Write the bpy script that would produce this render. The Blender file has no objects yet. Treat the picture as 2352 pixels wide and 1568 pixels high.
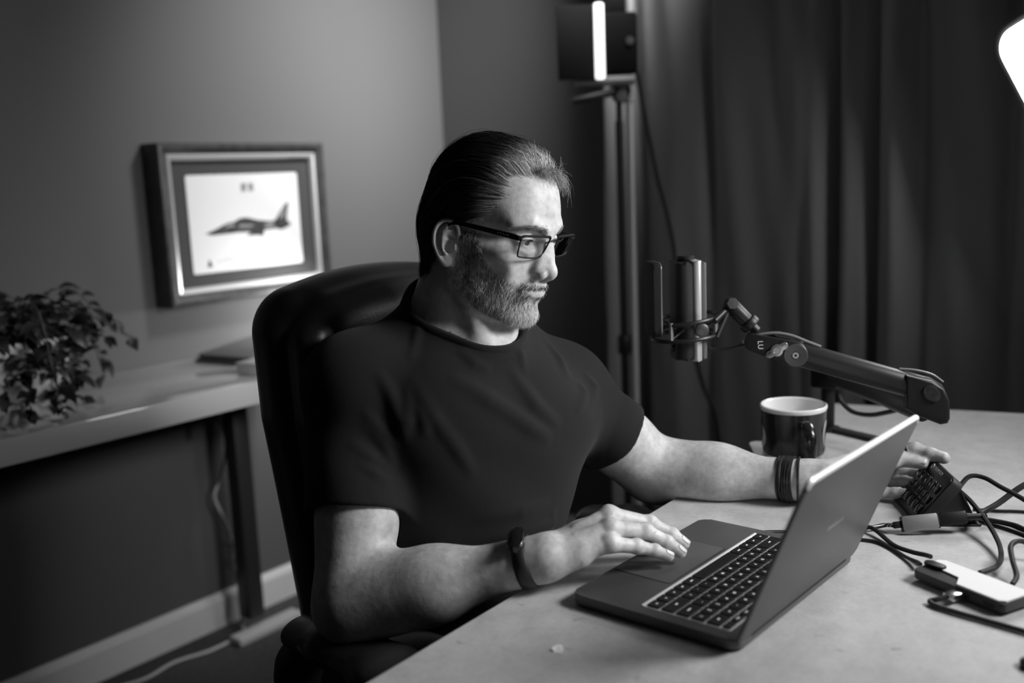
import bpy, bmesh, math, random
import numpy as np
from mathutils import Vector, Matrix, Quaternion
random.seed(7)
RNG = np.random.default_rng(7)
SC = bpy.context.scene
COL = SC.collection
PI = math.pi

# ------------------------------------------------------------------ camera, world, lights, exposure
CAM_RIGHT = Vector((0.614, -0.788, -0.041))
CAM_UP = Vector((0.154, 0.068, 0.986))
CAM_FWD = Vector((0.774, 0.612, -0.163))
def camera():
    f = CAM_FWD.normalized()
    r = f.cross(CAM_UP).normalized()
    u = r.cross(f)
    cd = bpy.data.cameras.new('camera')
    cd.sensor_width = 36.0
    cd.lens = 35.0
    cd.clip_start = 0.02
    cd.clip_end = 60
    cd.dof.use_dof = True
    cd.dof.focus_distance = 1.345
    cd.dof.aperture_fstop = 2.2
    cd.dof.aperture_blades = 0
    o = bpy.data.objects.new('camera', cd)
    o.matrix_world = Matrix(((r.x, u.x, -f.x, 0), (r.y, u.y, -f.y, 0), (r.z, u.z, -f.z, 1.23), (0, 0, 0, 1)))
    COL.objects.link(o)
    SC.camera = o
camera()

SC.view_settings.view_transform = 'Standard'
SC.view_settings.look = 'None'
SC.view_settings.gamma = 1.0
SC.view_settings.use_curve_mapping = False
SC.view_settings.exposure = 0.0

W = bpy.data.worlds.new('world')
SC.world = W
W.use_nodes = True
W.node_tree.nodes['Background'].inputs['Color'].default_value = (1, 1, 1, 1)
W.node_tree.nodes['Background'].inputs['Strength'].default_value = 0.009

def area_light(name, loc, target, sx, sy, power, spread=180):
    l = bpy.data.lights.new(name, 'AREA')
    l.shape = 'RECTANGLE'
    l.size = sx
    l.size_y = sy
    l.energy = power
    l.spread = math.radians(spread)
    o = bpy.data.objects.new(name, l)
    o.location = loc
    d = Vector(target) - Vector(loc)
    o.rotation_euler = d.to_track_quat('-Z', 'Y').to_euler()
    COL.objects.link(o)
    return o
# the visible panel lamp (its glowing diffuser is built further down) and the lamps outside the frame, plus one added light
LAMP_C = Vector((2.127, .303, 1.403))
LAMP_T = (1.15, .80, 1.05)
LAMP_ROT = math.radians(20)
LAMP_EMIT = 18.0
area_light('front_key_lamp', (1.50, -.40, 1.58), (1.06, .80, 1.02), .45, .36, 7.2, 88)
area_light('wall_lamp', (2.12, 1.10, 2.35), (2.28, 2.347, 1.40), .30, .30, 13.0, 72)
area_light('added_wall_glow', (1.92, 2.13, .93), (1.72, 2.347, .80), .10, .06, 1.5, 150)  # unseen light added behind the chair for the glow on the wall
# ------------------------------------------------------------------ materials
MATS = {}
def G(v): return (v, v, v, 1.0)
def mat(name, v=0.5, rough=0.5, metal=0.0, spec=0.5, emit=0.0, noise=None, bump=None, sub=0.0, coat=0.0, trans=0.0, sheen=0.0, ior=1.45):
    """grey procedural material; noise=(scale, lo, hi[, detail]) modulates the base grey, bump=(scale, strength[, detail])"""
    m = bpy.data.materials.new(name)
    m.use_nodes = True
    nt = m.node_tree
    b = nt.nodes['Principled BSDF']
    b.inputs['Base Color'].default_value = G(v)
    b.inputs['Roughness'].default_value = rough
    b.inputs['Metallic'].default_value = metal
    b.inputs['Specular IOR Level'].default_value = spec
    b.inputs['IOR'].default_value = ior
    b.inputs['Coat Weight'].default_value = coat
    b.inputs['Transmission Weight'].default_value = trans
    b.inputs['Sheen Weight'].default_value = sheen
    if emit:
        b.inputs['Emission Color'].default_value = G(1)
        b.inputs['Emission Strength'].default_value = emit
    if sub:
        b.inputs['Subsurface Weight'].default_value = sub
        b.inputs['Subsurface Radius'].default_value = (1, 1, 1)
        b.inputs['Subsurface Scale'].default_value = 0.004
    tc = None
    if noise or bump:
        tc = nt.nodes.new('ShaderNodeTexCoord')
    if noise:
        n = nt.nodes.new('ShaderNodeTexNoise')
        n.inputs['Scale'].default_value = noise[0]
        n.inputs['Detail'].default_value = noise[3] if len(noise) > 3 else 4
        r = nt.nodes.new('ShaderNodeMapRange')
        r.inputs['From Min'].default_value = 0.3
        r.inputs['From Max'].default_value = 0.7
        r.inputs['To Min'].default_value = noise[1]
        r.inputs['To Max'].default_value = noise[2]
        nt.links.new(tc.outputs['Object'], n.inputs['Vector'])
        nt.links.new(n.outputs['Fac'], r.inputs['Value'])
        nt.links.new(r.outputs['Result'], b.inputs['Base Color'])
    if bump:
        n2 = nt.nodes.new('ShaderNodeTexNoise')
        n2.inputs['Scale'].default_value = bump[0]
        n2.inputs['Detail'].default_value = bump[2] if len(bump) > 2 else 3
        bp = nt.nodes.new('ShaderNodeBump')
        bp.inputs['Strength'].default_value = bump[1]
        bp.inputs['Distance'].default_value = 0.002
        nt.links.new(tc.outputs['Object'], n2.inputs['Vector'])
        nt.links.new(n2.outputs['Fac'], bp.inputs['Height'])
        nt.links.new(bp.outputs['Normal'], b.inputs['Normal'])
    MATS[name] = m
    return m

def vcol_mat(name, rough=0.5, spec=0.5, mul=1.0):
    """grey read from the mesh's own 'shade' attribute (the strand's pigment)"""
    m = bpy.data.materials.new(name)
    m.use_nodes = True
    nt = m.node_tree
    b = nt.nodes['Principled BSDF']
    a = nt.nodes.new('ShaderNodeAttribute')
    a.attribute_name = 'shade'
    nt.links.new(a.outputs['Fac'], b.inputs['Base Color'])
    b.inputs['Roughness'].default_value = rough
    b.inputs['Specular IOR Level'].default_value = spec
    return m

# ------------------------------------------------------------------ object helpers
def empty(name, loc=(0, 0, 0), label=None, cat=None, group=None, rot=(0, 0, 0)):
    o = bpy.data.objects.new(name, None)
    o.location = loc
    o.rotation_euler = rot
    o.empty_display_size = 0.02
    COL.objects.link(o)
    tag(o, label, cat, group)
    return o
def tag(o, label=None, cat=None, group=None, kind=None):
    if label: o['label'] = label
    if cat: o['category'] = cat
    if group: o['group'] = group
    if kind: o['kind'] = kind
    return o
def link(name, me, m=None, parent=None, smooth=False, **tags):
    if m is not None and not me.materials:
        me.materials.append(m)
    if smooth:
        me.polygons.foreach_set('use_smooth', [True] * len(me.polygons))
    o = bpy.data.objects.new(name, me)
    if parent is not None: o.parent = parent
    COL.objects.link(o)
    tag(o, **tags)
    return o
def mesh_np(name, v, f):
    """v (n,3); f (m,3|4) int"""
    me = bpy.data.meshes.new(name)
    v = np.asarray(v, np.float32)
    f = np.asarray(f, np.int32)
    k = f.shape[1]
    me.vertices.add(len(v))
    me.vertices.foreach_set('co', v.ravel())
    me.loops.add(f.size)
    me.loops.foreach_set('vertex_index', f.ravel())
    me.polygons.add(len(f))
    me.polygons.foreach_set('loop_start', np.arange(0, f.size, k, dtype=np.int32))
    me.polygons.foreach_set('use_smooth', np.ones(len(f), bool))
    me.update(calc_edges=True)
    return me

class MB:
    """bmesh collector; build() links the result as ONE mesh object"""
    def __init__(s): s.bm = bmesh.new()
    def _add(s, tmp, M=None):
        if M is not None: bmesh.ops.transform(tmp, matrix=M, verts=tmp.verts)
        me = bpy.data.meshes.new('tmp')
        tmp.to_mesh(me); tmp.free()
        s.bm.from_mesh(me)
        bpy.data.meshes.remove(me)
        return s
    def box(s, c, d, bev=0.0, seg=2, M=None):
        t = bmesh.new()
        bmesh.ops.create_cube(t, size=1)
        bmesh.ops.scale(t, vec=d, verts=t.verts)
        if bev > 0:
            bmesh.ops.bevel(t, geom=t.edges[:], offset=min(bev, 0.49 * min(d)), segments=seg, affect='EDGES', profile=0.5)
        bmesh.ops.translate(t, vec=c, verts=t.verts)
        return s._add(t, M)
    def slab(s, c, d, rad, bev=0.001, seg=8, M=None):
        """rounded rectangle in xy (corner radius rad) extruded along z by d[2]"""
        hx, hy = d[0] / 2 - rad, d[1] / 2 - rad
        pts = []
        for qx, qy, a0 in ((1, 1, 0), (-1, 1, 90), (-1, -1, 180), (1, -1, 270)):
            for k in range(seg + 1):
                a = math.radians(a0 + 90 * k / seg)
                pts.append((qx * hx + rad * math.cos(a), qy * hy + rad * math.sin(a)))
        return s.prism(pts, -d[2] / 2, d[2] / 2, bev, Matrix.Translation(c) if M is None else M @ Matrix.Translation(c))
    def prism(s, pts, z0, z1, bev=0.0, M=None, seg=2):
        t = bmesh.new()
        lo = [t.verts.new((x, y, z0)) for x, y in pts]
        hi = [t.verts.new((x, y, z1)) for x, y in pts]
        fb = t.faces.new(lo[::-1]); ft = t.faces.new(hi)
        n = len(pts)
        for i in range(n):
            t.faces.new((lo[i], lo[(i + 1) % n], hi[(i + 1) % n], hi[i]))
        if bev > 0:
            es = [e for e in t.edges if abs(e.verts[0].co.z - e.verts[1].co.z) < 1e-9]
            bmesh.ops.bevel(t, geom=es, offset=bev, segments=seg, affect='EDGES', profile=0.5)
        bmesh.ops.recalc_face_normals(t, faces=t.faces)
        return s._add(t, M)
    def lathe(s, prof, n=32, M=None, cap=True):
        """prof [(r,z)...] about z"""
        t = bmesh.new()
        rings = []
        for r, z in prof:
            rings.append([t.verts.new((r * math.cos(2 * PI * k / n), r * math.sin(2 * PI * k / n), z)) for k in range(n)])
        for a, b in zip(rings, rings[1:]):
            for k in range(n):
                t.faces.new((a[k], a[(k + 1) % n], b[(k + 1) % n], b[k]))
        if cap:
            t.faces.new(rings[0][::-1]); t.faces.new(rings[-1])
        bmesh.ops.recalc_face_normals(t, faces=t.faces)
        return s._add(t, M)
    def cyl(s, a, b, r, r2=None, n=20, bev=0.0):
        a = Vector(a); b = Vector(b); d = b - a; L = d.length
        r2 = r if r2 is None else r2
        M = Matrix.Translation(a) @ d.to_track_quat('Z', 'Y').to_matrix().to_4x4()
        if bev > 0:
            return s.lathe([(max(r - bev, 1e-5), 0), (r - 0.3 * bev, 0.3 * bev), (r, bev), (r2, L - bev), (r2 - 0.3 * bev, L - 0.3 * bev), (max(r2 - bev, 1e-5), L)], n, M)
        return s.lathe([(r, 0), (r2, L)], n, M)
    def tube(s, pts, r, n=8, closed=False, M=None, rs=None):
        v, f = tube_np([pts], r if rs is None else [rs], n, closed)
        t = bmesh.new()
        vs = [t.verts.new(p) for p in v]
        for q in f: t.faces.new([vs[i] for i in q])
        if not closed:
            t.faces.new(vs[:n][::-1]); t.faces.new(vs[-n:])
        bmesh.ops.recalc_face_normals(t, faces=t.faces)
        return s._add(t, M)
    def ball(s, c, r, M=None, u=20, v=12):
        t = bmesh.new()
        bmesh.ops.create_uvsphere(t, u_segments=u, v_segments=v, radius=1)
        r = (r, r, r) if not hasattr(r, '__len__') else r
        bmesh.ops.scale(t, vec=r, verts=t.verts)
        bmesh.ops.translate(t, vec=c, verts=t.verts)
        return s._add(t, M)
    def poly(s, pts3, M=None):
        t = bmesh.new()
        t.faces.new([t.verts.new(p) for p in pts3])
        return s._add(t, M)
    def build(s, name, m, parent=None, smooth=True, **tags):
        me = bpy.data.meshes.new(name)
        s.bm.to_mesh(me); s.bm.free()
        if smooth:
            me.polygons.foreach_set('use_smooth', [True] * len(me.polygons))
            try: me.set_sharp_from_angle(angle=math.radians(38))
            except Exception: pass
        return link(name, me, m, parent, **tags)

def tube_np(lines, rads, n=3, closed=False):
    """many polylines (all the same point count) -> one vertex/face array. lines (S,P,3), rads scalar | (S,P)"""
    P = np.asarray(lines, float)
    S, K, _ = P.shape
    T = np.empty_like(P)
    if closed:
        T = np.roll(P, -1, 1) - np.roll(P, 1, 1)
    else:
        T[:, 1:-1] = P[:, 2:] - P[:, :-2]; T[:, 0] = P[:, 1] - P[:, 0]; T[:, -1] = P[:, -1] - P[:, -2]
    T /= np.linalg.norm(T, axis=2, keepdims=True) + 1e-12
    N = np.empty_like(P)
    ref = np.where(np.abs(T[:, 0, 2:3]) < 0.8, np.array([0, 0, 1.0]), np.array([1.0, 0, 0]))
    nn = np.cross(T[:, 0], ref)
    for k in range(K):
        nn = nn - (nn * T[:, k]).sum(1, keepdims=True) * T[:, k]
        nn /= np.linalg.norm(nn, axis=1, keepdims=True) + 1e-12
        N[:, k] = nn
    B = np.cross(T, N)
    R = np.broadcast_to(np.asarray(rads, float), (S, K)) if np.ndim(rads) != 1 else np.asarray(rads)[:, None] * np.ones((S, K))
    a = np.arange(n) * 2 * PI / n
    V = P[:, :, None] + R[:, :, None, None] * (np.cos(a)[None, None, :, None] * N[:, :, None] + np.sin(a)[None, None, :, None] * B[:, :, None])
    idx = np.arange(S * K * n).reshape(S, K, n)
    A = idx if closed else idx[:, :-1]
    Bq = np.roll(idx, -1, 1) if closed else idx[:, 1:]
    f = np.stack([A, np.roll(A, -1, 2), np.roll(Bq, -1, 2), Bq], -1).reshape(-1, 4)
    return V.reshape(-1, 3), f

def smooth_path(pts, n=40, closed=False):
    """Catmull-Rom through control points, resampled to n"""
    P = np.asarray(pts, float)
    m = len(P)
    if closed:
        ext = np.vstack([P[-1:], P, P[:2]])
        segs = m
    else:
        ext = np.vstack([2 * P[0] - P[1], P, 2 * P[-1] - P[-2]])
        segs = m - 1
    u = np.linspace(0, segs, n, endpoint=not closed)
    i = np.minimum(u.astype(int), segs - 1)
    t = (u - i)[:, None]
    p0, p1, p2, p3 = ext[i], ext[i + 1], ext[i + 2], ext[i + 3]
    return 0.5 * (2 * p1 + (p2 - p0) * t + (2 * p0 - 5 * p1 + 4 * p2 - p3) * t ** 2 + (3 * p1 - p0 - 3 * p2 + p3) * t ** 3)

def text_mesh(s, size, depth=0.0002, align='CENTER'):
    c = bpy.data.curves.new('lettering', 'FONT')
    c.body = s
    c.size = size
    c.extrude = depth
    c.align_x = align
    c.align_y = 'CENTER'
    c.resolution_u = 3
    o = bpy.data.objects.new('lettering', c)
    COL.objects.link(o)
    dg = bpy.context.evaluated_depsgraph_get()
    me = bpy.data.meshes.new_from_object(o.evaluated_get(dg))
    bpy.data.objects.remove(o)
    bpy.data.curves.remove(c)
    return me
def basis(o, x, y, z):
    """matrix with columns x,y,z and origin o"""
    x, y, z, o = Vector(x), Vector(y), Vector(z), Vector(o)
    return Matrix(((x.x, y.x, z.x, o.x), (x.y, y.y, z.y, o.y), (x.z, y.z, z.z, o.z), (0, 0, 0, 1)))

# ------------------------------------------------------------------ implicit surfaces -> one continuous mesh
def smin(a, b, k):
    h = np.clip(0.5 + 0.5 * (b - a) / k, 0, 1)
    return b + (a - b) * h - k * h * (1 - h)
def smax(a, b, k): return -smin(-a, -b, k)
def V3(*a): return np.array(a, np.float32)
def cap(p, a, b, ra, rb=None):
    a = np.asarray(a, np.float32); b = np.asarray(b, np.float32)
    rb = ra if rb is None else rb
    ba = b - a
    q = p - a
    t = np.clip(q @ ba / (ba @ ba), 0, 1)
    return np.sqrt(((q - t[:, None] * ba) ** 2).sum(1)) - (ra + (rb - ra) * t)
def chain(p, pts, rs, k=None):
    d = None
    for i in range(len(pts) - 1):
        e = cap(p, pts[i], pts[i + 1], rs[i], rs[i + 1])
        d = e if d is None else (np.minimum(d, e) if not k else smin(d, e, k))
    return d
def ell(p, c, r, M=None):
    q = p - np.asarray(c, np.float32)
    if M is not None: q = q @ np.asarray(M, np.float32)      # columns = the ellipsoid's own axes
    r = np.asarray(r, np.float32)
    k0 = np.sqrt(((q / r) ** 2).sum(1)) + 1e-9
    k1 = np.sqrt(((q / (r * r)) ** 2).sum(1)) + 1e-9
    return k0 * (k0 - 1) / k1
def ball_d(p, c, r): return np.sqrt(((p - np.asarray(c, np.float32)) ** 2).sum(1)) - r

def polygonise(fn, lo, hi, h, newton=2):
    """sparse surface nets: fn(points) -> signed distance (same unit as h)"""
    B = 8
    lo = np.asarray(lo, float); hi = np.asarray(hi, float)
    nb = np.ceil((hi - lo) / (h * B)).astype(int)
    g = np.stack(np.meshgrid(*[np.arange(k) for k in nb], indexing='ij'), -1).reshape(-1, 3)
    cen = (lo + (g + 0.5) * h * B).astype(np.float32)
    d = fn(cen)
    g = g[np.abs(d) < h * B * 0.866 * 1.7]
    off = np.stack(np.meshgrid(*[np.arange(B + 1)] * 3, indexing='ij'), -1).reshape(-1, 3)
    cells, verts, edges = [], [], []
    n = nb * B + 2
    def cid(c): return (c[..., 0].astype(np.int64) * n[1] + c[..., 1]) * n[2] + c[..., 2]
    cor = np.array([[i, j, k] for i in (0, 1) for j in (0, 1) for k in (0, 1)])
    CH = 600
    for s in range(0, len(g), CH):
        gb = g[s:s + CH]
        idx = gb[:, None] * B + off[None]
        val = fn((lo + idx.reshape(-1, 3) * h).astype(np.float32)).reshape(len(gb), B + 1, B + 1, B + 1)
        c8 = np.stack([val[:, i:i + B, j:j + B, k:k + B] for i, j, k in cor], -1)
        ins = c8 < 0
        mixed = ins.any(-1) & ~ins.all(-1)
        w = np.argwhere(mixed)
        if len(w) == 0: continue
        cv = c8[mixed]
        acc = np.zeros((len(w), 3)); cnt = np.zeros(len(w))
        for a in range(8):
            for b in range(a + 1, 8):
                df = cor[b] - cor[a]
                if np.abs(df).sum() != 1: continue
                x = (cv[:, a] < 0) != (cv[:, b] < 0)
                t = np.where(x, cv[:, a] / np.where(x, cv[:, a] - cv[:, b], 1), 0)
                acc += np.where(x[:, None], cor[a] + t[:, None] * df, 0); cnt += x
        cell = gb[w[:, 0]] * B + w[:, 1:]
        cells.append(cell)
        verts.append(lo + (cell + acc / cnt[:, None]) * h)
        for ax in range(3):
            o1 = 4 >> ax
            x = ins[..., 0] != ins[..., o1]
            e = np.argwhere(x)
            edges.append((ax, gb[e[:, 0]] * B + e[:, 1:], ins[..., 0][x]))
    cells = np.concatenate(cells); verts = np.concatenate(verts)
    key = cid(cells); order = np.argsort(key); ks = key[order]
    faces = []
    for ax, c, sgn in edges:
        u, v = (ax + 1) % 3, (ax + 2) % 3
        q = []
        ok = np.ones(len(c), bool)
        for du, dv in ((0, 0), (-1, 0), (-1, -1), (0, -1)):
            cc = c.copy(); cc[:, u] += du; cc[:, v] += dv
            kk = cid(cc)
            pos = np.minimum(np.searchsorted(ks, kk), len(ks) - 1)
            ok &= (ks[pos] == kk) & (cc >= 0).all(1)
            q.append(order[pos])
        q = np.stack(q, 1)
        q[~sgn] = q[~sgn][:, ::-1]
        faces.append(q[ok])
    faces = np.concatenate(faces)
    vf = verts.astype(np.float32)
    for _ in range(newton):
        e = h * 0.25
        d0 = fn(vf)
        gr = np.stack([fn(vf + V3(*(e * (np.arange(3) == a)))) - d0 for a in range(3)], 1) / e
        gl = (gr ** 2).sum(1) + 1e-6
        st = np.clip(d0 / gl, -h * 0.6, h * 0.6)
        vf = vf - gr * st[:, None]
    return vf, faces
# ------------------------------------------------------------------ the room
M_WALL = mat('wall_paint', .10, .75, spec=.2, bump=(90, .06, 2))
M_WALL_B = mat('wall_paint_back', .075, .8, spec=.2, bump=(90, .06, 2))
M_FLOOR = mat('carpet', .07, .95, spec=.1, noise=(60, .055, .085), bump=(400, .5, 2))
M_TRIM = mat('trim_paint', .62, .45)
M_CEIL = mat('ceiling_paint', .35, .9, spec=.1)
def struct(name, mb, m):
    o = mb.build(name, m, None, smooth=False)
    o['kind'] = 'structure'
    return o
YW, XB = 2.347, 2.632
struct('floor', MB().box((0.7, 0.2, -.05), (4.1, 4.5, .1)), M_FLOOR)
struct('wall_left', MB().box((0.7, YW + .05, 1.3), (4.1, .1, 2.6)), M_WALL)
struct('wall_back', MB().box((XB + .05, 0.2, 1.3), (.1, 4.5, 2.6)), M_WALL_B)
struct('wall_right', MB().box((0.7, -2.0, 1.3), (4.1, .1, 2.6)), M_WALL_B)
struct('wall_front', MB().box((-1.30, 0.2, 1.3), (.1, 4.5, 2.6)), M_WALL_B)
struct('ceiling', MB().box((0.7, 0.2, 2.65), (4.1, 4.5, .1)), M_CEIL)
def skirting(name, p0, p1, into):
    """profiled skirting board from p0 to p1 (floor level), standing out along 'into'"""
    prof = [(0, 0), (.016, 0), (.016, .078), (.012, .088), (.007, .094), (.005, .098), (0, .098)]
    d = Vector(p1) - Vector(p0)
    M = basis(p0, into, (0, 0, 1), d.normalized())
    return struct(name, MB().prism(prof, 0, d.length, 0, M), M_TRIM)
skirting('baseboard_left', (-1.25, YW, 0), (XB, YW, 0), (0, -1, 0))
skirting('baseboard_back', (XB, YW - .017, 0), (XB, -1.95, 0), (-1, 0, 0))

# curtain: one heavy cloth in deep irregular folds, its free edge catching the light
def curtain():
    ny, nz = 420, 40
    ys = np.linspace(1.550, -1.6, ny)
    zs = np.linspace(0.015, 2.52, nz)
    rng = np.random.default_rng(3)
    Y, Z = np.meshgrid(ys, zs, indexing='ij')
    sway = .018 * np.sin(Z * 1.9 + .6) + .010 * np.sin(Z * 3.7 + 2 * Y)
    Yw = Y + sway * .5
    X = np.full_like(Y, 2.42)
    folds = [(1.515, .020, -.060), (1.445, .022, .034), (1.33, .045, -.030), (1.228, .020, .026), (1.15, .045, -.022), (1.05, .030, .010), (.985, .04, -.026), (.936, .022, -.036), (.897, .015, .070), (.862, .024, -.026), (.800, .013, .048), (.745, .03, -.030), (.690, .016, .016), (.60, .06, -.018)]
    y = .5
    while y > -1.5:
        folds.append((y, rng.uniform(.015, .03), rng.uniform(.03, .05)))
        folds.append((y - .06, rng.uniform(.025, .04), -rng.uniform(.02, .035)))
        y -= rng.uniform(.11, .17)
    for yc, w, a in folds:
        aa = a * (0.75 + .35 * np.sin(Z * 1.3 + yc * 9))
        X += aa * np.exp(-((Yw - yc) / w) ** 2)
    # drag folds where the cloth hangs softer
    X += .006 * np.sin(26 * Y + 3.0 * Z) * np.exp(-((Z - 1.35) / .5) ** 2) + .004 * np.sin(60 * Y - 7 * Z)
    V = np.stack([X, Y + sway * .25, Z], -1).reshape(-1, 3)
    i = np.arange(ny * nz).reshape(ny, nz)
    f = np.stack([i[:-1, :-1], i[1:, :-1], i[1:, 1:], i[:-1, 1:]], -1).reshape(-1, 4)
    me = mesh_np('curtain', V, f)
    o = link('curtain', me, mat('curtain_cloth', .27, .9, spec=.1, sheen=.25, bump=(700, .25, 2)), label='dark grey floor-length curtain hanging in deep vertical folds behind the desk', cat='curtain')
    s = o.modifiers.new('thickness', 'SOLIDIFY'); s.thickness = .004
    return o
curtain()

# ------------------------------------------------------------------ framed aircraft print on the left wall
def picture():
    x0, x1, z0, z1 = 1.467, 2.020, 0.929, 1.352
    cx, cz = (x0 + x1) / 2, (z0 + z1) / 2
    w, h = x1 - x0, z1 - z0
    root = empty('picture_frame', (cx, YW, cz), 'dark wooden picture frame with silver inner edge and a jet aircraft print on the wall', 'picture')
    M_WOOD = mat('frame_wood', .035, .35, noise=(30, .025, .05))
    M_SILV = mat('frame_silver', .62, .38, metal=.6)
    M_MAT = mat('mount_board', .055, .9, spec=.1)
    M_PAPER = mat('print_paper', .62, .8, spec=.1)
    M_INK = mat('print_ink', .035, .8, spec=.1, noise=(60, .02, .08))
    M_INK2 = mat('print_ink_pale', .22, .8, spec=.1)
    # local: x along wall, y = out of the wall (towards the room, -Y world), z up
    R = Matrix.Translation((0, 0, 0)) @ Matrix(((1, 0, 0, 0), (0, -1, 0, 0), (0, 0, 1, 0), (0, 0, 0, 1)))
    def moulding(name, prof, ow, oh, m):
        """prof: (inset from outer edge, out of wall) swept round a rectangle with mitres"""
        mb = bmesh.new()
        rings = []
        for sx, sz in ((-1, -1), (1, -1), (1, 1), (-1, 1)):
            rings.append([mb.verts.new((sx * (ow / 2 - i), -o, sz * (oh / 2 - i))) for i, o in prof])
        n = len(prof)
        for k in range(4):
            a, b = rings[k], rings[(k + 1) % 4]
            for j in range(n):
                mb.faces.new((a[j], a[(j + 1) % n], b[(j + 1) % n], b[j]))
        bmesh.ops.recalc_face_normals(mb, faces=mb.faces)
        me = bpy.data.meshes.new(name); mb.to_mesh(me); mb.free()
        return link(name, me, m, root)
    moulding('moulding', [(0, .002), (0, .066), (.004, .072), (.012, .073), (.020, .068), (.028, .062), (.030, .058), (.030, .034)], w, h, M_WOOD)
    moulding('silver_slip', [(.029, .038), (.029, .061), (.033, .065), (.040, .063), (.045, .056), (.045, .038)], w, h, M_SILV)
    MB().box((0, -.044, 0), (w - .086, .004, h - .086)).build('mount', M_MAT, root, False)
    MB().box((0, -.020, 0), (w - .02, .036, h - .02)).build('backing', M_WOOD, root, False)
    # the sheet, with softened corners, slightly proud of the mount
    pw, ph = 0.373, 0.261
    zc = -.002
    pm = Matrix(((1, 0, 0, 0), (0, 0, -1, -.0475), (0, 1, 0, zc), (0, 0, 0, 1)))
    MB().slab((0, 0, 0), (pw, ph, .002), .006, 0, 5, pm).build('print_sheet', M_PAPER, root, False)
    quad = [(425, 340), (1465, 310), (1500, 1110), (495, 1215)]
    def uv(p):                                        # drawing coordinates -> sheet
        (ax, ay), (bx, by), (cx_, cy), (dx, dy) = quad
        u, v = .5, .5
        for _ in range(12):
            X = (1 - u) * (1 - v) * ax + u * (1 - v) * bx + u * v * cx_ + (1 - u) * v * dx
            Y = (1 - u) * (1 - v) * ay + u * (1 - v) * by + u * v * cy + (1 - u) * v * dy
            u += (p[0] - X) / 1020; v += (p[1] - Y) / 830
        return ((u - .5) * pw, (.5 - v) * ph)
    def flat(name, pts, m, off):
        mb = MB()
        for poly in pts: mb.prism([uv(p) for p in poly], 0, .0003, 0, pm @ Matrix.Translation((0, 0, .001 + off)))
        return mb.build(name, m, root, False)
    jet = [(595, 852), (680, 815), (760, 772), (800, 756), (850, 746), (900, 716), (960, 708), (1080, 733), (1200, 742), (1240, 728), (1285, 655), (1340, 588), (1372, 570), (1352, 690), (1352, 735), (1395, 765), (1350, 795), (1290, 818), (1250, 806), (1130, 822), (1112, 885), (1090, 866), (960, 870), (1000, 838), (880, 842), (760, 856), (650, 866)]
    flat('aircraft_drawing', [jet], M_INK, .0002)
    flat('aircraft_markings', [[(1290, 660), (1335, 605), (1322, 700), (1268, 722)], [(1140, 762), (1222, 752), (1222, 792), (1140, 800)], [(770, 782), (840, 758), (850, 790), (780, 800)], [(890, 775), (1010, 770), (1030, 790), (900, 800)]], M_INK2, .0006)['kind'] = 'stuff'
    crest = [[(915, 410), (965, 405), (968, 440), (960, 480), (920, 482)], [(985, 405), (1030, 405), (1035, 470), (990, 480)]]
    flat('crest', crest, M_INK2, .0002)['kind'] = 'stuff'
    flat('left_emblem', [[(625, 1075), (640, 1110), (655, 1145), (610, 1150), (618, 1110)]], M_INK, .0002)
    flat('right_emblem', [[(1355, 1010), (1378, 1008), (1380, 1050), (1362, 1055)]], M_INK2, .0002)
    lines = []
    for k, (yl, a, b) in enumerate(((1035, 760, 1290), (1062, 700, 1310), (1090, 800, 1230))):
        x = a
        while x < b:
            ln = random.uniform(14, 46)
            sl = -(x - 500) * .075
            lines.append([(x, yl + 50 + sl), (x + ln, yl + 50 + sl - ln * .075), (x + ln, yl + 55 + sl - ln * .075), (x, yl + 55 + sl)])
            x += ln + 10
    t = flat('caption_lines', lines, M_INK2, .0002)
    t['kind'] = 'stuff'
picture()
# ------------------------------------------------------------------ white side table under the print
def side_table():
    root = empty('side_table', (1.0, 2.12, 0), 'glossy white side table along the wall under the framed print', 'table')
    o = lambda x, y, z: (x - 1.0, y - 2.12, z)
    M = mat('white_lacquer', .74, .12, spec=.6, coat=1.0)
    MB().box(o(.90, 2.121, .754), (1.76, .446, .054), .003).build('tabletop', M, root)
    MD = mat('table_leg_dark', .03, .45)
    ML = mat('table_foot_grey', .5, .5)
    for x in (1.60, .22):
        MB().box(o(x, 2.235, .385), (.05, .05, .68), .004).box(o(x - .075, 2.22, .66), (.014, .014, .12), .003).build('leg', MD, root)
        MB().box(o(x + .02, 2.20, .012), (.22, .05, .024), .006).build('foot', ML, root)
        MB().box(o(x, 2.14, .715), (.05, .30, .024), .003).build('bracket', MD, root)
side_table()
def table_cord():
    pts = [(1.600, 2.305, .722), (1.605, 2.305, .60), (1.608, 2.30, .52), (1.590, 2.31, .44), (1.563, 2.31, .392), (1.580, 2.305, .33), (1.592, 2.30, .282), (1.600, 2.30, .262), (1.640, 2.30, .245), (1.652, 2.295, .205), (1.625, 2.29, .200), (1.600, 2.295, .250), (1.590, 2.30, .193), (1.606, 2.30, .135), (1.600, 2.29, .06), (1.585, 2.262, .010), (1.562, 2.236, .006), (1.453, 2.225, .006), (1.355, 2.250, .006), (1.256, 2.236, .006), (1.15, 2.27, .006), (1.05, 2.25, .006), (.9, 2.2, .006)]
    MB().tube(smooth_path(pts, 150), .0042, 8).build('power_cord', mat('cord_white', .5, .5), label='pale power cord looped down from the side table and trailing along the floor', cat='cord')
table_cord()
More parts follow.
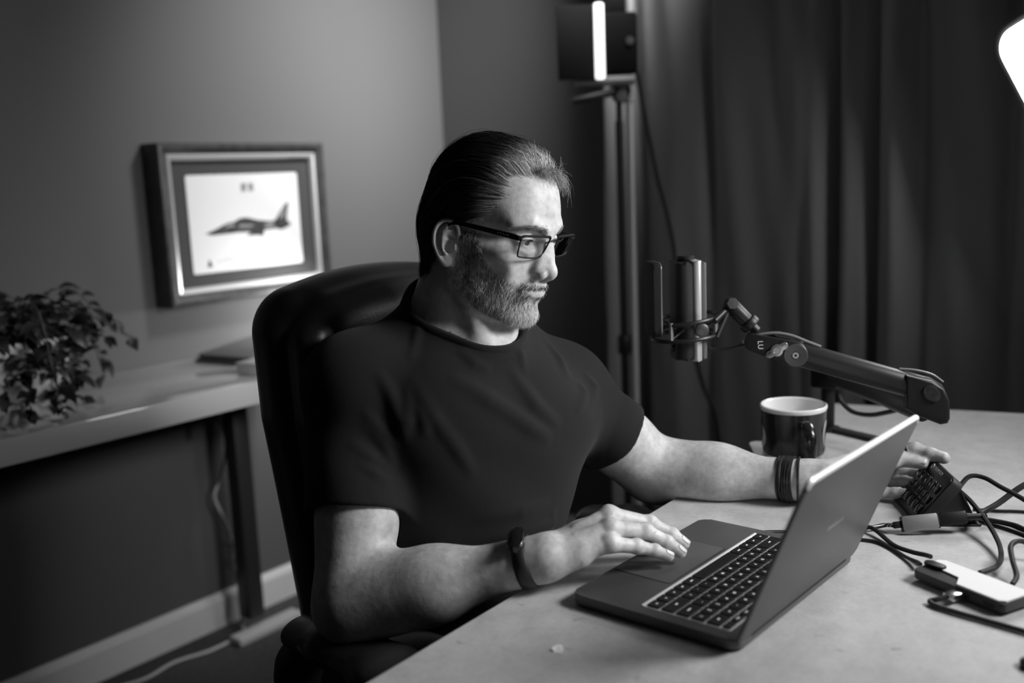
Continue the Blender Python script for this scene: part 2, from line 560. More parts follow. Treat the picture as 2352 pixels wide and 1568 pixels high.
def shelf_items():
    t = empty('tablet_case', (1.645, 2.165, .7895), 'black folded case lying behind the white box on the side table', 'case', rot=(.02, -.055, math.radians(14)))
    MK = mat('case_black', .025, .35)
    MB().slab((0, 0, .006), (.26, .225, .009), .012, .002).build('cover', MK, t)
    MB().slab((.01, .008, .016), (.245, .21, .009), .010, .002).build('tray', mat('case_inner', .09, .4), t)
    b = MB().box((0, 0, .014), (.13, .075, .028), .004)
    b.box((0, 0, .029), (.133, .078, .004), .0015)
    bo = b.build('box', mat('box_white', .62, .5), label='low white box in front of the black case on the side table', cat='box')
    bo.location = (1.525, 1.985, .7815); bo.rotation_euler = (0, 0, math.radians(12))
shelf_items()
def planter():
    px, py = .940, 2.085
    root = empty('potted_plant', (px, py, .781), 'trailing leafy plant in a square white pot on the side table', 'plant')
    MP = mat('pot_glaze', .6, .25)
    b = bmesh.new()
    def sq(s, z): return [b.verts.new((s * x, s * y, z)) for x, y in ((-1, -1), (1, -1), (1, 1), (-1, 1))]
    R = [sq(.080, 0), sq(.098, .155), sq(.098, .162), sq(.090, .162), sq(.088, .125)]
    b.faces.new(R[0][::-1]); b.faces.new(R[-1])
    for p, q in zip(R, R[1:]):
        for k in range(4): b.faces.new((p[k], p[(k + 1) % 4], q[(k + 1) % 4], q[k]))
    bmesh.ops.bevel(b, geom=b.edges[:], offset=.003, segments=2, affect='EDGES')
    me = bpy.data.meshes.new('pot'); b.to_mesh(me); b.free()
    link('pot', me, MP, root)
    MB().box((0, 0, .128), (.17, .17, .012), .004).build('soil', mat('soil', .03, .95, bump=(200, .6)), root)
    # leaf: pointed oval, folded on its midrib
    def leaf_mesh(L, Wd):
        v, f = [], []
        prof = [(0, .0), (.15, .55), (.38, 1.0), (.62, .85), (.85, .38), (1, 0)]
        for t, w in prof:
            z = .10 * L * math.sin(t * PI) - .16 * L * t * t
            v += [(t * L, w * Wd / 2, z + .10 * w * Wd), (t * L, 0, z), (t * L, -w * Wd / 2, z + .10 * w * Wd)]
        for k in range(len(prof) - 1):
            a = 3 * k
            f += [(a, a + 1, a + 4, a + 3), (a + 1, a + 2, a + 5, a + 4)]
        return mesh_np('leaf', v, f)
    ML = mat('leaf_dark', .03, .42, noise=(40, .018, .045))
    kinds = [leaf_mesh(.040, .024), leaf_mesh(.032, .020), leaf_mesh(.048, .026)]
    for k in kinds: k.materials.append(ML)
    rng = random.Random(5)
    stems = []
    nl = 0
    for s in range(24):
        a = rng.uniform(-PI, PI)
        out = rng.uniform(.06, .20)
        if s < 7: a = rng.uniform(-.5, .8); out = rng.uniform(.14, .24)
        h = rng.uniform(.03, .11) if s % 3 else rng.uniform(.09, .16)
        drop = rng.uniform(.05, .17) if s % 4 else .02
        p0 = Vector((rng.uniform(-.05, .05), rng.uniform(-.05, .05), .132))
        pts = [p0, p0 + Vector((math.cos(a) * out * .3, math.sin(a) * out * .3, h * .8)), p0 + Vector((math.cos(a) * out * .75, math.sin(a) * out * .75, h * .75)), p0 + Vector((math.cos(a) * out, math.sin(a) * out, h * .6 - drop))]
        for q in pts:
            q.y = min(q.y, .21); q.z = max(q.z, .03 if max(abs(q.x), abs(q.y)) > .11 else .14)
        path = smooth_path(pts, 14)
        stems.append(path)
        for k in range(3, 14):
            if nl >= 290: break
            P = Vector(path[k]); T = (Vector(path[min(k + 1, 13)]) - Vector(path[k - 1])).normalized()
            side = Vector((-T.y, T.x, 0)); side = side.normalized() if side.length > .01 else Vector((1, 0, 0))
            d = (T * .5 + side * (1 if k % 2 else -1) * rng.uniform(.5, 1.1) + Vector((0, 0, rng.uniform(-.5, .35)))).normalized()
            o = link('leaf', kinds[rng.randrange(3)], None, root)
            q = d.to_track_quat('X', 'Z')
            o.rotation_mode = 'QUATERNION'
            o.rotation_quaternion = q @ Quaternion((1, 0, 0), rng.uniform(-.7, .7))
            o.location = P
            sc = rng.uniform(.75, 1.25); o.scale = (sc, sc, sc)
            nl += 1
    # the dense inner growth that hides the pot
    fv, ff = [], []
    base = [np.array([v.co for v in k.vertices]) for k in kinds]
    polys = [[tuple(p.vertices) for p in k.polygons] for k in kinds]
    nrg = np.random.default_rng(4)
    cnt = 0
    for k in range(330):
        a = nrg.uniform(-PI, PI)
        if k < 150:
            a = nrg.uniform(-2.6, -.1); rr = nrg.uniform(.09, .15); z = nrg.uniform(.01, .17)
        else:
            rr = nrg.uniform(.02, .17); z = .14 + nrg.uniform(-.02, .09) * (1 - rr / .3)
        kk = int(nrg.integers(0, 3))
        q = Quaternion((0, 0, 1), a + nrg.uniform(-1.2, 1.2)) @ Quaternion((0, 1, 0), nrg.uniform(-.5, 1.3)) @ Quaternion((1, 0, 0), nrg.uniform(-.8, .8))
        R = np.array(q.to_matrix())
        P = base[kk] * nrg.uniform(.7, 1.1) @ R.T + np.array([rr * math.cos(a), min(rr * math.sin(a), .2), max(z, .012)])
        P[:, 2] = np.maximum(P[:, 2], .004)
        fv.append(P); ff += [tuple(i + cnt for i in p) for p in polys[kk]]; cnt += len(P)
    fo = link('foliage', mesh_np('foliage', np.concatenate(fv), np.array(ff)), ML, root)
    fo['kind'] = 'stuff'
    sv, sf = tube_np(stems, .0014, 5)
    st = link('stems', mesh_np('stems', sv, sf), mat('stem', .05, .6), root)
    st['kind'] = 'stuff'
planter()
# ------------------------------------------------------------------ the man: one continuous body surface
def rot_head(yaw, pitch, roll):
    y, p = math.radians(yaw), math.radians(pitch)
    f = np.array([math.cos(y) * math.cos(p), math.sin(y) * math.cos(p), math.sin(p)])
    l = np.array([-math.sin(y), math.cos(y), 0])
    up = np.cross(f, l)
    r = math.radians(roll)
    return np.stack([l * math.cos(r) + up * math.sin(r), f, up * math.cos(r) - l * math.sin(r)], 1)
HEAD_M = rot_head(-85.5, -17.0, -3.5)
HEAD_O = np.array([1.043, 0.858, 1.1535])
HM32 = HEAD_M.astype(np.float32); HO32 = HEAD_O.astype(np.float32)
def to_local(p): return (p - HO32) @ HM32 * 1000.0          # mm: x his left, y face forward, z up
def to_world(q): return np.asarray(q) / 1000.0 @ HEAD_M.T + HEAD_O

def cranium(p):
    """p already mirrored (|x|)"""
    d = ell(p, (0, -7, 50), (74, 82, 77))
    d = smin(d, ell(p, (0, 22, 54), (61, 65, 58)), 22)
    return d
EYE = (32.0, 70.5, 17.0)
EAR_HELIX = smooth_path([(5, -1, 1, 1.8), (1, 12, 1.5, 2.4), (3, 25, 3.2, 2.8), (11, 34, 4, 3.0), (22, 35, 4, 3.1), (31, 27, 4, 3.1), (34.5, 13, 4, 2.9), (32, -3, 2.5, 2.8), (25, -16, 2, 2.9), (17, -26, 1, 3.6), (10, -31, .5, 4), (4, -28, 0, 3.5)], 26)
EAR_ANTI = smooth_path([(20, 28, 1, 1.5), (22, 16, 3.6, 2.8), (21, 4, 4.4, 3.0), (18, -7, 4.2, 3), (13, -14, 4.2, 3.2)], 9)
def ear_d(p):
    """p mirrored: ear on +x side"""
    o = V3(69, 1, -13)
    es = np.array([0.50, -0.866, 0.0]); es /= np.linalg.norm(es)
    et = np.array([0.10, -0.48, 0.88]); et -= es * (et @ es); et /= np.linalg.norm(et)
    en = np.cross(et, es)                      # outward
    if en[0] < 0: en = -en
    q = (p - o) @ np.stack([es, et, en], 1).astype(np.float32) / V3(.93, .84, 1)
    plate = ell(q, (16, 4, -1.0), (17, 30, 3.2))
    plate = smin(plate, ell(q, (8, -25, 0), (8.5, 10, 4.2)), 4)
    plate = smin(plate, ell(q, (2, 2, -6), (10, 24, 7)), 6)
    helix = chain(q, EAR_HELIX[:, :3], EAR_HELIX[:, 3])
    anti = chain(q, EAR_ANTI[:, :3], EAR_ANTI[:, 3])
    anti = smin(anti, cap(q, (22, 16, 3), (11, 22, 1), 2.6, 1.5), 3)
    d = smin(plate, helix, 2.5)
    d = smin(d, anti, 2.0)
    d = smax(d, -ell(q, (10.5, -3, 4.2), (8, 11, 9)), 1.6)
    d = smax(d, -ell(q, (12, 10, 4.4), (7.5, 5.5, 6)), 1.6)
    d = smin(d, cap(q, (1, -6, 3), (2, 0, 3.5), 3.2, 2.6), 2.5)
    return d

def head_d(pl):
    """signed distance (mm) in head space"""
    p = np.abs(pl * V3(1, 0, 0)) + pl * V3(0, 1, 1)
    x, y, z = p[:, 0], p[:, 1], p[:, 2]
    d = cranium(p)
    d = smin(d, ell(p, (0, 42, 30), (56, 50, 40)), 20)
    # brow
    brow = chain(p, [(0, 84, 33), (16, 85, 34), (32, 79, 37), (46, 65, 34)], [9, 9, 8.5, 7])
    d = smin(d, brow, 10)
    # mid face, cheekbones, arch
    d = smin(d, ell(p, (0, 46, -16), (54, 46, 50)), 16)
    d = smin(d, ell(p, (44, 56, -9), (19, 22, 15)), 14)
    d = smin(d, chain(p, [(48, 50, -6), (59, 30, -4), (63, 8, -2)], [10, 8, 7]), 14)
    # jaw
    d = smin(d, ell(p, (0, 66, -48), (35, 35, 28)), 14)
    jaw = chain(p, [(58, 0, -20), (53, 2, -58), (40, 42, -76), (16, 75, -84), (0, 81, -84)], [12, 13, 13, 13.5, 13.5])
    d = smin(d, jaw, 16)
    d = smin(d, ell(p, (0, 79, -82), (22, 16, 14)), 8)
    d = smin(d, ell(p, (0, 34, -66), (44, 52, 26)), 14)
    d = smin(d, ell(p, (38, 32, -36), (25, 42, 42)), 20)
    # temple and cheek hollows
    d = smax(d, -ball_d(p, (93, 48, 26), 26), 18)
    d = smax(d, -ball_d(p, (76, 62, -42), 22), 18)
    # eye sockets
    d = smax(d, -ell(p, (33, 96, 17), (19, 19, 12)), 13)
    d = smax(d, -ball_d(p, (17, 98, 12), 7), 9)
    # nose
    nose = chain(p, [(0, 87, 26), (0, 96, 7), (0, 104.5, -12)], [6.5, 6.8, 7.6])
    nose = smin(nose, ball_d(p, (0, 107.5, -18.5), 9.0), 6)
    nose = smin(nose, chain(p, [(6, 88, 14), (9, 92, 0), (12, 94, -16)], [8, 9, 10]), 9)
    nose = smin(nose, ell(p, (12.8, 98.5, -22.5), (7.0, 10, 8)), 4)
    nose = smin(nose, cap(p, (0, 107, -24.5), (0, 98, -31.5), 4.2, 6), 5)
    d = smin(d, nose, 7)
    d = smax(d, -ell(p, (7.5, 104, -30), (3.6, 6.5, 4.5)), 2.0)
    d = smax(d, -chain(p, [(15, 106, -13), (21, 100, -20), (20.5, 96, -29)], [1.2, 2.2, 1.5]), 4.5)
    # naso-labial fold
    d = smax(d, -chain(p, [(22, 97, -27), (30, 91, -38), (33, 84, -50)], [1.5, 1.8, 1]), 7)
    # lids
    ez = z - EYE[2]; ey = y - EYE[1]; ex = x - EYE[0]
    lid = np.sqrt(ex ** 2 + ey ** 2 + ez ** 2) - 14.4
    d = smin(d, lid, 5)
    # bag under the eye
    d = smin(d, chain(p, [(21, 82, 4), (32, 84, 1), (44, 76, 4)], [2.2, 2.4, 2]), 8)
    # upper lid crease
    d = smax(d, -chain(p, [(21, 86, 24), (32, 88, 28), (46, 76, 24)], [0.6, 1.4, 0.6]), 4)
    rr = np.sqrt(ey ** 2 + ez ** 2) + 1e-6
    ph = np.arctan2(ez, np.maximum(ey, 1e-3))
    al = np.clip(1 - (ex / 14.0) ** 2, -1, 1)
    hi = np.radians(-2.0 + 13 * al); lo = np.radians(-6 - 22 * al)
    op = np.maximum(np.maximum((ph - hi), (lo - ph)) * rr, np.sqrt(ex ** 2 + ey ** 2 + ez ** 2) - 19)
    op = np.maximum(op, 4 - ey)
    op = np.maximum(op, np.abs(ex) - 13.2)
    d = smax(d, -op, 1.2)
    # lips
    up = chain(p, [(25, 87, -45.5), (13, 96, -41), (4, 99.5, -39), (0, 99, -39.7)], [2.2, 3.6, 4.0, 4.0])
    lw = chain(p, [(25, 86.5, -46.5), (13, 94, -50.5), (0, 97.5, -51.5)], [2.2, 4.2, 5.0])
    d = smin(d, up, 4); d = smin(d, lw, 4)
    d = smax(d, -chain(p, [(28, 88, -46.5), (13, 100.5, -45.3), (0, 104, -44.7)], [0.9, 1.4, 1.2]), 2.0)
    d = smax(d, -cap(p, (0, 103, -63), (13, 98, -64), 3.5, 2.5), 8)
    # forehead creases
    for zz in (60, 68, 77):
        d = smax(d, -chain(p, [(0, 94.5 - (zz - 60) * .13, zz), (22, 90 - (zz - 60) * .16, zz + 1.5), (36, 82 - (zz - 60) * .18, zz - 1)], [0.25, 0.3, 0.1]), 1.6)
    d = smin(d, ear_d(p), 3)
    return d

JT = dict(SR=(0.9034,0.9829,0.9578), ER=(0.7899,0.8973,0.7111), WR=(0.9043,0.6811,0.78), R3=(0.9848,0.6379,0.8159), R3a=(1.0259,0.6059,0.7986), R3b=(1.0424,0.5842,0.7834), R3c=(1.0497,0.5719,0.7722), R4=(0.9675,0.6247,0.807), R4a=(1.0021,0.5981,0.798), R4b=(1.0189,0.5778,0.7827), R4c=(1.0271,0.564,0.77), R5=(0.9507,0.615,0.7952), R5a=(0.9791,0.5963,0.7864), R5b=(0.9957,0.5815,0.779), R5c=(1.0075,0.5693,0.7705), R2=(1.0009,0.6522,0.805), R2a=(1.0415,0.626,0.783), R2b=(1.0573,0.607,0.7684), R2c=(1.0646,0.5956,0.7650), R1=(0.9562,0.6849,0.7725), R1a=(1.007,0.6669,0.7705), R1b=(1.0322,0.6435,0.7700), R1c=(1.0448,0.6242,0.7672),
    SL=(1.1846,0.8505,0.9065), EL=(1.3118,0.7666,0.7662), WL=(1.3565,0.5412,0.7759), L2=(1.4358,0.4564,0.8037), L2a=(1.4528,0.4135,0.8154), L2b=(1.4489,0.3900,0.8125), L2c=(1.4457,0.3707,0.8110), L1=(1.3569,0.5027,0.7865), L1a=(1.3888,0.4638,0.7918), L1b=(1.4310,0.4251,0.8042), L1c=(1.4366,0.3977,0.8016), L3=(1.4338,0.4675,0.7866), L3a=(1.4670,0.4342,0.7763), L3b=(1.4645,0.4129,0.7763), L3c=(1.4610,0.3979,0.7770), L4=(1.4219,0.4747,0.7754), L4a=(1.4473,0.4448,0.7653), L4b=(1.4471,0.4243,0.7673), L4c=(1.4425,0.4095,0.7696), L5=(1.4072,0.4823,0.7649), L5a=(1.4241,0.4498,0.7536), L5b=(1.4261,0.4312,0.7548), L5c=(1.4255,0.4163,0.7575))
JT = {k: np.array(v) for k, v in JT.items()}

def hand_d(p, h):
    j = lambda n: JT[h + n] if n[0] != 'W' else JT['W' + h]
    w = JT['W' + h]
    el = JT['E' + h]
    fd = (w - el) / np.linalg.norm(w - el)
    acr = JT[h + '2'] - JT[h + '5']; acr /= np.linalg.norm(acr)
    mid = (JT[h + '3'] + JT[h + '4']) / 2
    # palm: metacarpals fanned from the carpus
    c = {f: w + 0.018 * (mid - w) / np.linalg.norm(mid - w) + acr * o for f, o in (('2', .016), ('3', .006), ('4', -.005), ('5', -.014))}
    d = None
    for f, ra, rb in (('2', .0145, .0105), ('3', .0145, .011), ('4', .0145, .0105), ('5', .014, .0098)):
        e = cap(p, c[f], JT[h + f], ra, rb)
        d = e if d is None else smin(d, e, .011)
    d = smin(d, cap(p, w - fd * .04 + acr * .006, w + acr * .009, .0190, .0190), .02)
    d = smin(d, cap(p, w - fd * .04 - acr * .006, w - acr * .009, .0190, .0180), .02)
    # thenar, hypothenar
    pn = np.cross(acr, mid - w); pn /= np.linalg.norm(pn)
    if pn[2] > 0: pn = -pn                                  # palm side
    d = smin(d, cap(p, w + acr * .010 + pn * .006, JT[h + '1'] + pn * .003, .015, .0155), .014)
    d = smin(d, cap(p, w - acr * .012 + pn * .007, (w + JT[h + '5']) / 2 - acr * .004 + pn * .006, .014, .014), .014)
    d = smin(d, cap(p, JT[h + '1'] * .7 + w * .3, JT[h + '2'] * .55 + w * .45, .012, .012), .016)
    # knuckles
    for f in '2345':
        d = smin(d, ball_d(p, JT[h + f] - pn * .0025, .0105 if f != '5' else .0092), .006)
    # extensor tendons
    for f in '234':
        d = smin(d, cap(p, c[f] * .6 + JT[h + f] * .4 - pn * .0105, JT[h + f] - pn * .0082, .0022, .0030), .006)
    fing = None
    for f, r in (('2', (.0110, .0100, .0089, .0078) if h == 'R' else (.0116, .0108, .0098, .0086)), ('3', (.0112, .0100, .0088, .0077)), ('4', (.0108, .0096, .0084, .0073)), ('5', (.0098, .0086, .0075, .0066))):
        P = [JT[h + f], JT[h + f + 'a'], JT[h + f + 'b'], JT[h + f + 'c']]
        e = cap(p, P[0], P[1], r[0], r[1] * .97)
        e = smin(e, cap(p, P[1], P[2], r[1] * .97, r[2] * .97), .003)
        e = smin(e, cap(p, P[2], P[3], r[2] * .98, r[3]), .003)
        e = smin(e, ball_d(p, P[1] - pn * .0008, r[1] * 1.07), .004)
        e = smin(e, ball_d(p, P[2] - pn * .0005, r[2] * 1.05), .003)
        fing = e if fing is None else smin(fing, e, .0012)
    d = smin(d, fing, .006)
    P = [JT[h + '1'], JT[h + '1a'], JT[h + '1b'], JT[h + '1c']]
    th = cap(p, P[0], P[1], .0150, .0118)
    th = smin(th, cap(p, P[1], P[2], .0116, .0100), .004)
    th = smin(th, cap(p, P[2], P[3], .0104, .0085), .003)
    d = smin(d, th, .007)
    return d

# torso frame
T_PEL = np.array([1.035, 1.00, 0.55]); T_BEL = np.array([1.030, 0.915, 0.80]); T_CHE = np.array([1.043, 0.905, 0.885]); T_NB = np.array([1.035, 0.905, 1.005]); NOTCH = np.array([1.0131, 0.8265, 0.9990])
T_L = JT['SL'] - JT['SR']; T_L = T_L / np.linalg.norm(T_L)
T_U = np.array([0.03, -0.10, 1.0]); T_U -= T_L * (T_U @ T_L); T_U /= np.linalg.norm(T_U)
T_F = np.cross(T_L, T_U) * -1.0
if T_F[1] > 0: T_F = -T_F
TM = np.stack([T_L, T_F, T_U], 1)
def torso_d(p):
    d = ell(p, T_CHE - T_L * .006, (.150, .105, .155), TM)
    d = smin(d, ell(p, T_BEL - T_L * .008, (.140, .122, .19), TM), .09)
    d = smin(d, ell(p, T_PEL + np.array([0, 0, .06]), (.168, .125, .15), TM), .09)
    # pecs, shoulders, traps
    for s, sh in ((-1, 'SR'), (1, 'SL')):
        S = JT[sh]
        d = smin(d, ell(p, T_CHE + T_L * s * .075 + T_F * .060 + T_U * .02, (.075, .048, .06), TM), .05)
        d = smin(d, ball_d(p, S, .056), .05)
        d = smin(d, cap(p, T_NB + T_U * .005 + T_L * s * .03 - T_F * .02, S + T_U * .010 - T_F * .005, .042, .036), .04)
        d = smin(d, cap(p, T_CHE + T_L * s * .08 - T_F * .02 - T_U * .02, S, .08, .055), .05)
    return d
def arm_d(p, h):
    S, E_, Wr = JT['S' + h], JT['E' + h], JT['W' + h]
    d = cap(p, S, E_, .052, .043)
    m = S * .45 + E_ * .55
    fw = (Wr - E_) / np.linalg.norm(Wr - E_)
    d = smin(d, ell(p, m + fw * .012, (.047, .047, .085), arm_axes(S, E_)), .03)
    d = smin(d, cap(p, E_, E_ * .55 + Wr * .45, .043, .038), .03)
    d = smin(d, ell(p, E_ * .72 + Wr * .28 + np.array([0, 0, .001]), (.046, .044, .085), arm_axes(E_, Wr)), .03)
    d = smin(d, cap(p, E_ * .55 + Wr * .45, Wr, .037, .0265), .03)
    return d
def arm_axes(a, b):
    z = (b - a) / np.linalg.norm(b - a)
    x = np.cross(z, [0.3, 0.2, 1]); x /= np.linalg.norm(x)
    return np.stack([x, np.cross(z, x), z], 1)
NECK_TOP = to_world((0, -24, -20)); NECK_BOT = T_NB + np.array([0, 0.0, -0.01])
def neck_d(p):
    d = cap(p, NECK_TOP, NECK_BOT, .054, .056)
    for s in (-1, 1):
        mast = to_world((s * 56, -14, -26))
        d = smin(d, cap(p, mast, NOTCH + T_L * s * .014 - T_F * .008, .013, .010), .016)
    d = smin(d, cap(p, to_world((0, 26, -70)), NOTCH - T_F * .024 + T_U * .006, .020, .018), .03)
    for s in (-1, 1):
        d = smin(d, cap(p, NECK_TOP * .5 + NECK_BOT * .5 - T_F * .02, JT['SR' if s < 0 else 'SL'] * .6 + T_NB * .4 - T_F * .02, .04, .035), .05)
    return d

def near(p, c, r):
    dd = np.sqrt(((p - np.asarray(c, np.float32)) ** 2).sum(1))
    return dd, dd < r
def masked(p, c, r, fn, k=None):
    """fn only inside a bounding ball; a safe positive distance outside"""
    dd, m = near(p, c, r)
    out = dd - r * 0.9
    out = np.maximum(out, 0.05).astype(np.float32)
    if m.any(): out[m] = fn(p[m])
    return out
def body_d(p):
    d = torso_d(p)
    d = smin(d, neck_d(p), .03)
    for h in 'RL':
        S, E_, Wr = JT['S' + h], JT['E' + h], JT['W' + h]
        d = smin(d, masked(p, (S + E_) / 2, .32, lambda q: cap(q, S, E_, .054, .044)), .03)
        d = smin(d, masked(p, (S + E_ + Wr) / 3, .42, lambda q: arm_d(q, h)), .01)
        d = smin(d, masked(p, (Wr + JT[h + '3a']) / 2, .17, lambda q: hand_d(q, h)), .012)
    hd = masked(p, HEAD_O, .24, lambda q: head_d(to_local(q)) / 1000.0)
    d = smin(d, hd, .012)
    # the forearms flatten where they rest on the desk
    return smax(d, np.minimum((DZ_ + .0008) - p[:, 2], (.697 + .022 * (p[:, 0] - .625)) - p[:, 1]), .006).astype(np.float32)
DZ_ = .740
BODY_V, BODY_F = polygonise(body_d, (0.66, 0.30, 0.50), (1.56, 1.22, 1.36), 0.0017)
# ------------------------------------------------------------------ skin, clothes, hair
def skin_mat():
    m = mat('skin', .42, .46, spec=.45, sub=.12)
    nt = m.node_tree; b = nt.nodes['Principled BSDF']
    tc = nt.nodes.new('ShaderNodeTexCoord')
    def nz(sc, det):
        n = nt.nodes.new('ShaderNodeTexNoise'); n.inputs['Scale'].default_value = sc; n.inputs['Detail'].default_value = det
        nt.links.new(tc.outputs['Object'], n.inputs['Vector']); return n
    a, c, p = nz(38, 4), nz(130, 3), nz(900, 2)
    def ma(x, f, y):
        q = nt.nodes.new('ShaderNodeMath'); q.operation = 'MULTIPLY_ADD'
        nt.links.new(x, q.inputs[0]); q.inputs[1].default_value = f
        if hasattr(y, 'links'): nt.links.new(y, q.inputs[2])
        else: q.inputs[2].default_value = y
        return q.outputs[0]
    col = ma(a.outputs['Fac'], .34, ma(c.outputs['Fac'], .26, .12))
    # moles and freckles
    sp = nz(75, 1)
    r = nt.nodes.new('ShaderNodeMapRange'); r.inputs['From Min'].default_value = .80; r.inputs['From Max'].default_value = .84; r.inputs['To Min'].default_value = 1; r.inputs['To Max'].default_value = .45
    nt.links.new(sp.outputs['Fac'], r.inputs['Value'])
    q = nt.nodes.new('ShaderNodeMath'); q.operation = 'MULTIPLY'; nt.links.new(col, q.inputs[0]); nt.links.new(r.outputs['Result'], q.inputs[1])
    at = nt.nodes.new('ShaderNodeAttribute'); at.attribute_name = 'tone'
    q2 = nt.nodes.new('ShaderNodeMath'); q2.operation = 'MULTIPLY'; nt.links.new(q.outputs[0], q2.inputs[0]); nt.links.new(at.outputs['Fac'], q2.inputs[1])
    nt.links.new(q2.outputs[0], b.inputs['Base Color'])
    h = ma(p.outputs['Fac'], .5, ma(c.outputs['Fac'], .9, 0.0))
    bp = nt.nodes.new('ShaderNodeBump'); bp.inputs['Strength'].default_value = .28; bp.inputs['Distance'].default_value = .0014
    nt.links.new(h, bp.inputs['Height']); nt.links.new(bp.outputs['Normal'], b.inputs['Normal'])
    return m

def beard_mask(q):
    """density 0..1 of beard at head-space points (mm)"""
    x, y, z = np.abs(q[:, 0]), q[:, 1], q[:, 2]
    up = np.interp(y, [8, 20, 32, 44, 56, 65, 75, 84, 90], [20, 20, 8, -16, -24, -31, -36, -36, -34])
    m = np.clip((up - z) / 11, 0, 1) * np.clip((z + 106) / 8, 0, 1) * np.clip((y - 2) / 6, 0, 1)
    # sideburn column in front of the ear
    m = np.maximum(m, np.clip((y - 9) / 4, 0, 1) * np.clip((33 - y) / 6, 0, 1) * np.clip((34 - z) / 6, 0, 1) * (z > -40) * (x > 50) * .40)
    # under the jaw the beard stops
    m *= np.clip((z + 96 + np.clip((y - 40) / 40, 0, 1) * 14) / 6, 0, 1)
    # moustache band and lips
    m = np.where((x < 27) & (y > 80) & (z > -33), 0, m)
    lips = (((x / 23) ** 2 + ((z + 48) / 6.0) ** 2) < 1) & (y > 84)
    m = np.where(lips, 0, m)
    bare = (x > 4) & (x < 17) & (z > -66) & (z < -52) & (y > 80)
    m = np.where(bare, .12, m)
    nose = (x < 20) & (y > 96) & (z > -36)
    m = np.where((x < 28) & (y > 84) & (z > -44), np.minimum(m * 3.2, 3.2), m)
    m = np.where((y > 60) & (z < -66), m * 1.5, m)
    return np.where(nose, 0, m)

def person():
    root = empty('person', (1.04, .95, .47), 'man with swept-back greying hair and short beard in a black t-shirt, seated at the laptop', 'person')
    ow = np.array([1.04, .95, .47])
    me = mesh_np('body', BODY_V - ow.astype(np.float32), BODY_F)
    hq = to_local(BODY_V)
    inh = (np.abs(hq) < 160).all(1) & (hq[:, 2] > -120)
    tone = np.ones(len(BODY_V), np.float32)
    bmk = np.where(inh, beard_mask(hq), 0)
    tone *= 1 - .22 * np.clip(bmk, 0, 1)
    lip = inh & ((np.abs(hq[:, 0]) / 24) ** 2 + ((hq[:, 2] + 45) / 7.0) ** 2 < 1) & (hq[:, 1] > 86)
    tone = np.where(lip, .82, tone)
    scalp_z = inh & scalp_mask(hq)
    tone = tone * (1 - .65 * np.where(inh, scalp_soft(hq), 0))
    at = me.attributes.new('tone', 'FLOAT', 'POINT'); at.data.foreach_set('value', tone.astype(np.float32))
    link('body', me, skin_mat(), root)
    # eyes: white, iris and pupil looking down at the screen
    ME, MI, MPu = mat('eye_white', .62, .12), mat('iris', .12, .1), mat('pupil', .005, .05)
    gaze = np.array([0.02, .96, -.27]); gaze /= np.linalg.norm(gaze)
    gw = Vector(HEAD_M @ gaze)
    for s in (-1, 1):
        c = Vector(to_world((s * EYE[0], EYE[1], EYE[2]))) - Vector(ow)
        Mq = Matrix.Translation(c) @ gw.to_track_quat('Z', 'Y').to_matrix().to_4x4()
        e = MB().ball((0, 0, 0), .0122, Mq, 28, 20).build('eyeball', ME, root)
        MB().lathe([(.0001, .01232), (.0028, .01222), (.0056, .01110), (.0058, .0107)], 24, Mq, cap=False).build('iris', MI, e)
        MB().lathe([(.0001, .01242), (.0024, .01236), (.0025, .0121)], 20, Mq, cap=False).build('pupil', MPu, e)
    # finger nails
    MN = mat('nail', .50, .3)
    for h, f, upv in [('R', k, (0, 0, 1)) for k in '2345'] + [('L', '1', tuple(KN))]:
        a, b = JT[h + f + 'b'], JT[h + f + 'c']
        d = Vector(b - a).normalized(); u = Vector(upv); u = (u - d * u.dot(d)).normalized()
        s = d.cross(u)
        r = dict(zip('12345', (.0085, .0076, .0078, .0074, .0067)))[f]
        P0 = Vector(b) - Vector(ow) - d * .001
        bm = bmesh.new(); g = []
        for i in range(6):
            t = i / 5
            row = []
            for j in range(7):
                an = (j - 3) / 3 * .95
                w = 1 - .25 * (2 * t - 1) ** 4
                row.append(bm.verts.new(P0 + d * ((t - .55) * r * 1.75) + s * (math.sin(an * w) * r * 1.0) + u * (math.cos(an * w) * r * 1.03 - (.12 * r * t * t))))
            g.append(row)
        for i in range(5):
            for j in range(6): bm.faces.new((g[i][j], g[i][j + 1], g[i + 1][j + 1], g[i + 1][j]))
        bmesh.ops.recalc_face_normals(bm, faces=bm.faces)
        m_ = bpy.data.meshes.new('fingernail'); bm.to_mesh(m_); bm.free()
        no = link('fingernail', m_, MN, root, smooth=True)
        sd = no.modifiers.new('thickness', 'SOLIDIFY'); sd.thickness = .0005; sd.offset = 0
    shirt(root, ow)
    trousers(root, ow)
    hair(root, ow)
    return root

